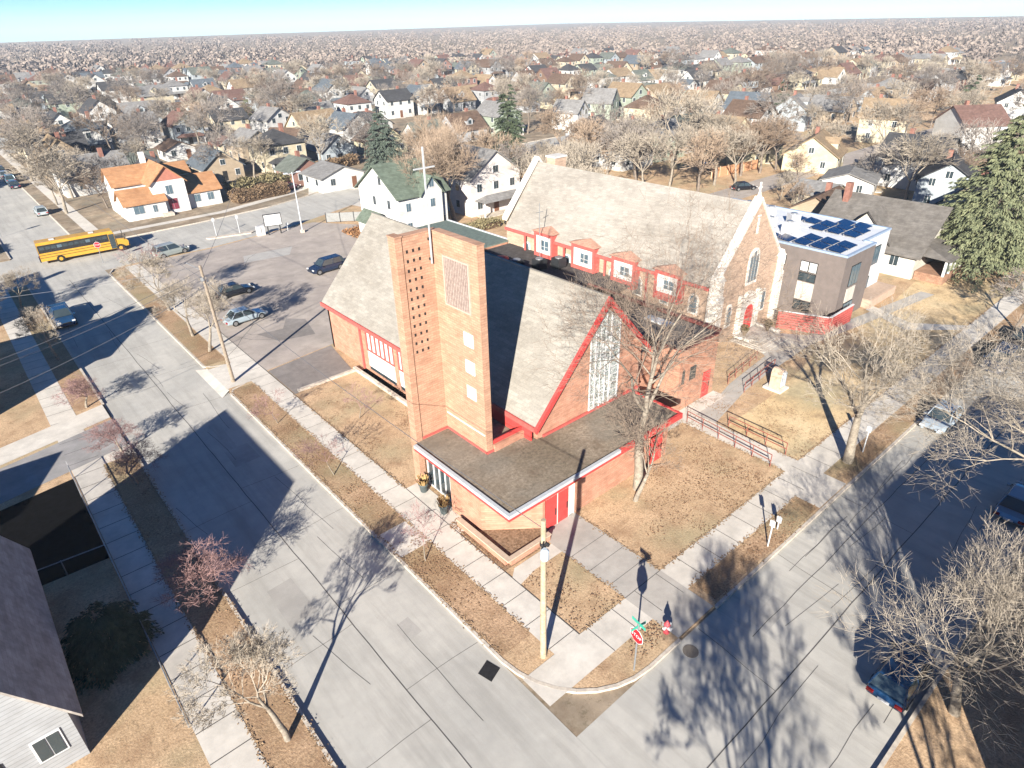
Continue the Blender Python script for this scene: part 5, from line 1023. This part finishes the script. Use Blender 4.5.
hedge('orange leafy bed beside the green-roofed house',44.5,48.0,84,91.5,.5,mat('orange_leaf',(.5,.26,.12),(.3,.15,.07),3,.95),2200,5,0,.25)
hedge('row of low brown shrubs at the left edge beyond the intersection',-3,2.0,116.5,121,1.6,M_HB,2600,6,0,.35)
o=thing('back_fence','tall grey board fence between the lot and the green-roofed house','fence',(45.5,98.5,0),-.62)
for k in range(4): b=MB(); b.box(k*2.2,k*2.2+2.15,-.03,.03,.1,1.5); b.build('panel',mat('grey_board',(.30,.30,.29),None,3),o); b=MB(); b.box(k*2.2-.05,k*2.2+.05,-.08,.08,0,1.6); b.build('post',M_DARK,o)
# --- far trees
fp=[]
for i,(sd,h_,lvl,mc,kd) in enumerate(((101,9,5,M_TWT,'tan'),(102,10,5,M_TWG,'grey'),(103,8.5,5,M_TWO,'orange-tan'),(104,11,5,M_TWD,'dark brown'),(105,9.5,5,M_TWT,'pale tan'),(106,8,5,M_TWR,'reddish'))):
    sg=grow(sd,h_*1.12,.2,.26,.9,5,3,.3,.024,forks=4,lenf=.73,wob=.1,shoot=.6)
    fp.append((kd,sg,mc,h_))
roots=[]
def place_tree(k,x,y,rz,s,lab,grp):
    if len(roots)<=k or roots[k] is None:
        while len(roots)<=k: roots.append(None)
        kd,sg,mc,h_=fp[k]; roots[k]=tree(lab,(x,y,0),sg,M_BARKW if k in(0,4) else M_BARKM,mc,.06,group=grp); roots[k].rotation_euler.z=rz; roots[k].scale=(s,s,s)
    else: dup(roots[k],(x,y,0),rz,lab,grp,(s,s,s*1.0))
tr=random.Random(77)
named=[(905,205,0,1.5,'pale forked bare tree rising behind the grey craftsman roof'),(672,168,4,2.0,'round tan bare tree bulging above the middle of the church ridge'),(560,160,2,1.5,'orange-tan bare tree above the left end of the church ridge'),(415,170,0,1.1,'bare tree behind the ridge of the green-roofed house'),(225,180,1,1.2,'grey bare tree behind the clipped hedge'),(255,178,4,1.1,'pale olive bare tree right of the grey one behind the hedge'),(120,195,1,.9,'dark spreading bare tree just left of the orange-roofed house'),(108,208,3,.8,'dark bare tree at the front lawn left of the orange-roofed house'),(57,205,4,1.0,'bushy tan bare tree on the left street strip beyond the intersection'),(80,190,4,1.0,'tan bare tree behind the bushy one on the left street strip'),(372,165,1,1.1,'grey bare tree left of the blue-green spruce'),(725,165,4,1.1,'tan bare tree beside the orange fence'),(795,190,2,.9,'bare tree between the yellow bungalow and the white garage'),(870,190,1,.9,'grey bare tree beside the white garage behind the solar roof'),(950,200,3,.9,'dark bare tree left of the big evergreen'),(905,180,1,1.0,'grey bare tree behind the tall forked one'),(600,155,3,.8,'dark bare brush tree behind the church ridge'),(1015,330,1,.8,'small bare tree at the right edge beside the sidewalk'),(460,190,2,.8,'orange-tan bare tree between the green roof and the tan gable'),(800,215,3,.55,'small bare tree at the far corner of the solar roof'),(780,200,0,.6,'small pale tree left of the solar roof corner'),(30,165,1,1.0,'grey tree at the left edge up the left street')]
tpos=[]
for px,py,k,s,lb in named:
    p=G(px,py); place_tree(k,p.x,p.y,tr.random()*6,s,lb,'bare trees named by their place'); tpos.append((p.x,p.y))
for o_ in bpy.data.objects:
    if o_.get('group')=='bare trees named by their place': del o_['group']
NT=0; tries=0
for _ in range(400):
    if NT>=26: break
    x,y=tr.uniform(72,128),tr.uniform(67,100)
    if any((ox-x)**2+(oy-y)**2<(r_*.9)**2 for ox,oy,r_ in occ) or any((ox-x)**2+(oy-y)**2<14 for ox,oy in tpos): continue
    k=tr.choice((0,0,1,2,4,4)); kd=fp[k][0]; place_tree(k,x,y,tr.random()*6.28,1.0+tr.random()*.5,'bare %s tree in the thicket between the church roof and the rear houses'%kd,'%s bare trees in the thicket behind the church'%kd); tpos.append((x,y)); NT+=1
while NT<226 and tries<60000:
    tries+=1
    a=tr.uniform(-.05,1.56); d=30+ (tr.random()**.72)*400; x,y=d*math.sin(a)*1.0,d*math.cos(a)
    if x<14.5 and x>3.5: continue
    if x>14 and y<135 and x<104 and not(x>40 and y>136): continue
    if x<=3.5 and y<125: continue
    if 221<y<232 or 321<y<332 or 421<y<432 or 211<x<222: continue
    if 119<y<134 and x>60: continue
    if not vis(x,y,20): continue
    if any((ox-x)**2+(oy-y)**2<(r_*.95)**2 for ox,oy,r_ in occ): continue
    if any((ox-x)**2+(oy-y)**2<12 for ox,oy in tpos): continue
    if d<75: continue
    if 150<math.hypot(x-105,y-62)<0: continue
    k=tr.choice((0,0,1,1,2,4,4,3,1)); kd=fp[k][0]; zone='nearer' if d<200 else ('distant' if d<320 else 'farthest')
    lab='%s bare %s tree among the houses of the neighbourhood behind'%(zone,kd)
    place_tree(k,x,y,tr.random()*6.28,.95+tr.random()*.6,lab,'%s %s bare trees'%(zone,kd)); tpos.append((x,y)); NT+=1
print('TREES',NT,tries)
for i,(px,py,h_,r_,m,lb) in enumerate(((250,122,9,2.6,M_CY,'narrow yellow-green conifer near the top edge left of the turquoise-roofed house'),(290,108,11,3.5,M_CG,'dark green conifer at the top edge left of centre'),(965,118,12,4.5,M_CG,'broad green conifer at the top edge near the right corner'),(565,118,8,2.5,M_CG,'small green conifer at the top edge above the church chimney'),(780,112,10,3,M_CG,'dark conifer at the top edge above the yellow bungalow'))):
    p=G(px,py); con(lb,(p.x,p.y,0),h_,r_,m,20+i,2200,.7,.7)
# leaf litter and ragged grass tufts along the walks (uncountable)
lr=random.Random(9); lb=MB(); tb=MB()
def leafq(x,y,z,s_,b_):
    a=lr.random()*6.28; c,d=math.cos(a)*s_,math.sin(a)*s_; b_.add([(x-c,y-d,z+lr.random()*.02),(x+d*.6,y-c*.6,z+lr.random()*.04),(x+c,y+d,z+lr.random()*.02),(x-d*.6,y+c*.6,z+lr.random()*.04)],[(0,1,2,3)])
zones=[(17.5,26,33.0,49,10),(24.3,37,15.9,22.3,14),(13.6,15.5,17.5,54,16),(17.6,20.8,15.8,20.3,4),(24.6,36,12.1,13.6,6),(2.5,4.5,20,49,9),(17.4,18.3,21.6,27,9),(40,52,16,21.5,7),(18.5,21,12.6,13.5,3),(34,43,23,25.3,5)]
for x0,x1,y0,y1,nc in zones:
    for k in range(nc*2):
        cx,cy,rr_=lr.uniform(x0,x1),lr.uniform(y0,y1),lr.uniform(.3,1.3)
        for q in range(int(60*rr_)):
            x,y=cx+lr.gauss(0,rr_*.6),cy+lr.gauss(0,rr_*.6)
            if x0-.15<x<x1+.15 and y0-.15<y<y1+.15: leafq(x,y,.025,lr.uniform(.03,.075),lb)
tag(lb.build('leaf_litter',mat('brown_leaf',(.46,.28,.16),(.19,.11,.06),5,.9),kind='stuff'),'scattered brown fallen leaves on the lawns and verges','leaves')
edges=[(15.6,17.5,15.6,54,0),(17.4,32,17.4,49.6,0),(13.55,17.5,13.55,54,0),(24.1,15.6,24.1,22.2,0),(24.3,15.6,38,15.6,0),(24.3,13.7,36,13.7,0),(17.5,15.7,21,15.7,0),(21,15.7,21,20.4,0),(2.45,16,2.45,49,0),(4.5,16,4.5,49,0),(40,15.65,80,15.65,0),(38,15.7,38,24,0),(39.8,15.7,39.8,21.5,0)]
for x0,y0,x1,y1,_ in edges:
    L_=math.hypot(x1-x0,y1-y0); n_=int(L_*26)
    for q in range(n_):
        t=lr.random(); am=.06+.07*math.sin(t*L_*1.7)**2; x,y=x0+(x1-x0)*t+lr.gauss(0,am)*(1 if x0==x1 else .2),y0+(y1-y0)*t+lr.gauss(0,am)*(1 if y0==y1 else .2); leafq(x,y,.022,lr.uniform(.03,.09),tb)
tag(tb.build('grass_tufts',mat('tan_tuft',(.50,.34,.2),(.26,.17,.1),4,1),kind='stuff'),'ragged dry grass creeping over the walk edges','grass')
# far woods: one uncountable mass to the horizon
b=MB(); wr=random.Random(5)
for i in range(3600):
    a=wr.uniform(-.25,1.75); d=470+wr.random()**1.3*1300; cx,cy=d*math.sin(a),d*math.cos(a); R0=5+wr.random()*5
    for j in range(30):
        v=Vector((wr.gauss(0,1),wr.gauss(0,1),abs(wr.gauss(0,1)))).normalized()*R0*wr.uniform(.5,1); c=Vector((cx,cy,1))+v; t=Vector((wr.gauss(0,1),wr.gauss(0,1),wr.gauss(0,1))).normalized(); s=t.orthogonal().normalized(); q=R0*.15
        b.add([c-t*q-s*q*.3,c+t*q-s*q*.5,c+t*q*.6+s*q*.6,c-t*q*.8+s*q*.4],[(0,1,2,3)])
wd=b.build('distant_woods',mat('distant_twigs',(.36,.29,.235),(.20,.16,.14),.02,.95,detail=9)); tag(wd,'brown-grey mass of bare trees running to the horizon','woods'); wd['kind']='stuff'
# far roofs among the woods belong to the same distant mass of trees

hz=bpy.data.meshes.new('haze'); hb_=MB(); hb_.box(-1300,2400,-1300,2400,-2,60); ho=hb_.build('haze',None and 0 or mat('tmp_haze',(1,1,1)),kind='stuff')
hm=bpy.data.materials.new('haze_air'); hm.use_nodes=True; hn=hm.node_tree; hn.nodes.clear(); ot=hn.nodes.new('ShaderNodeOutputMaterial'); pv=hn.nodes.new('ShaderNodeVolumePrincipled'); pv.inputs['Density'].default_value=.00019; pv.inputs['Color'].default_value=(.78,.86,.97,1); hn.links.new(pv.outputs[0],ot.inputs['Volume'])
ho.data.materials.clear(); ho.data.materials.append(hm); tag(ho,'thin pale haze over the whole neighbourhood','haze'); bpy.data.meshes.remove(hz)
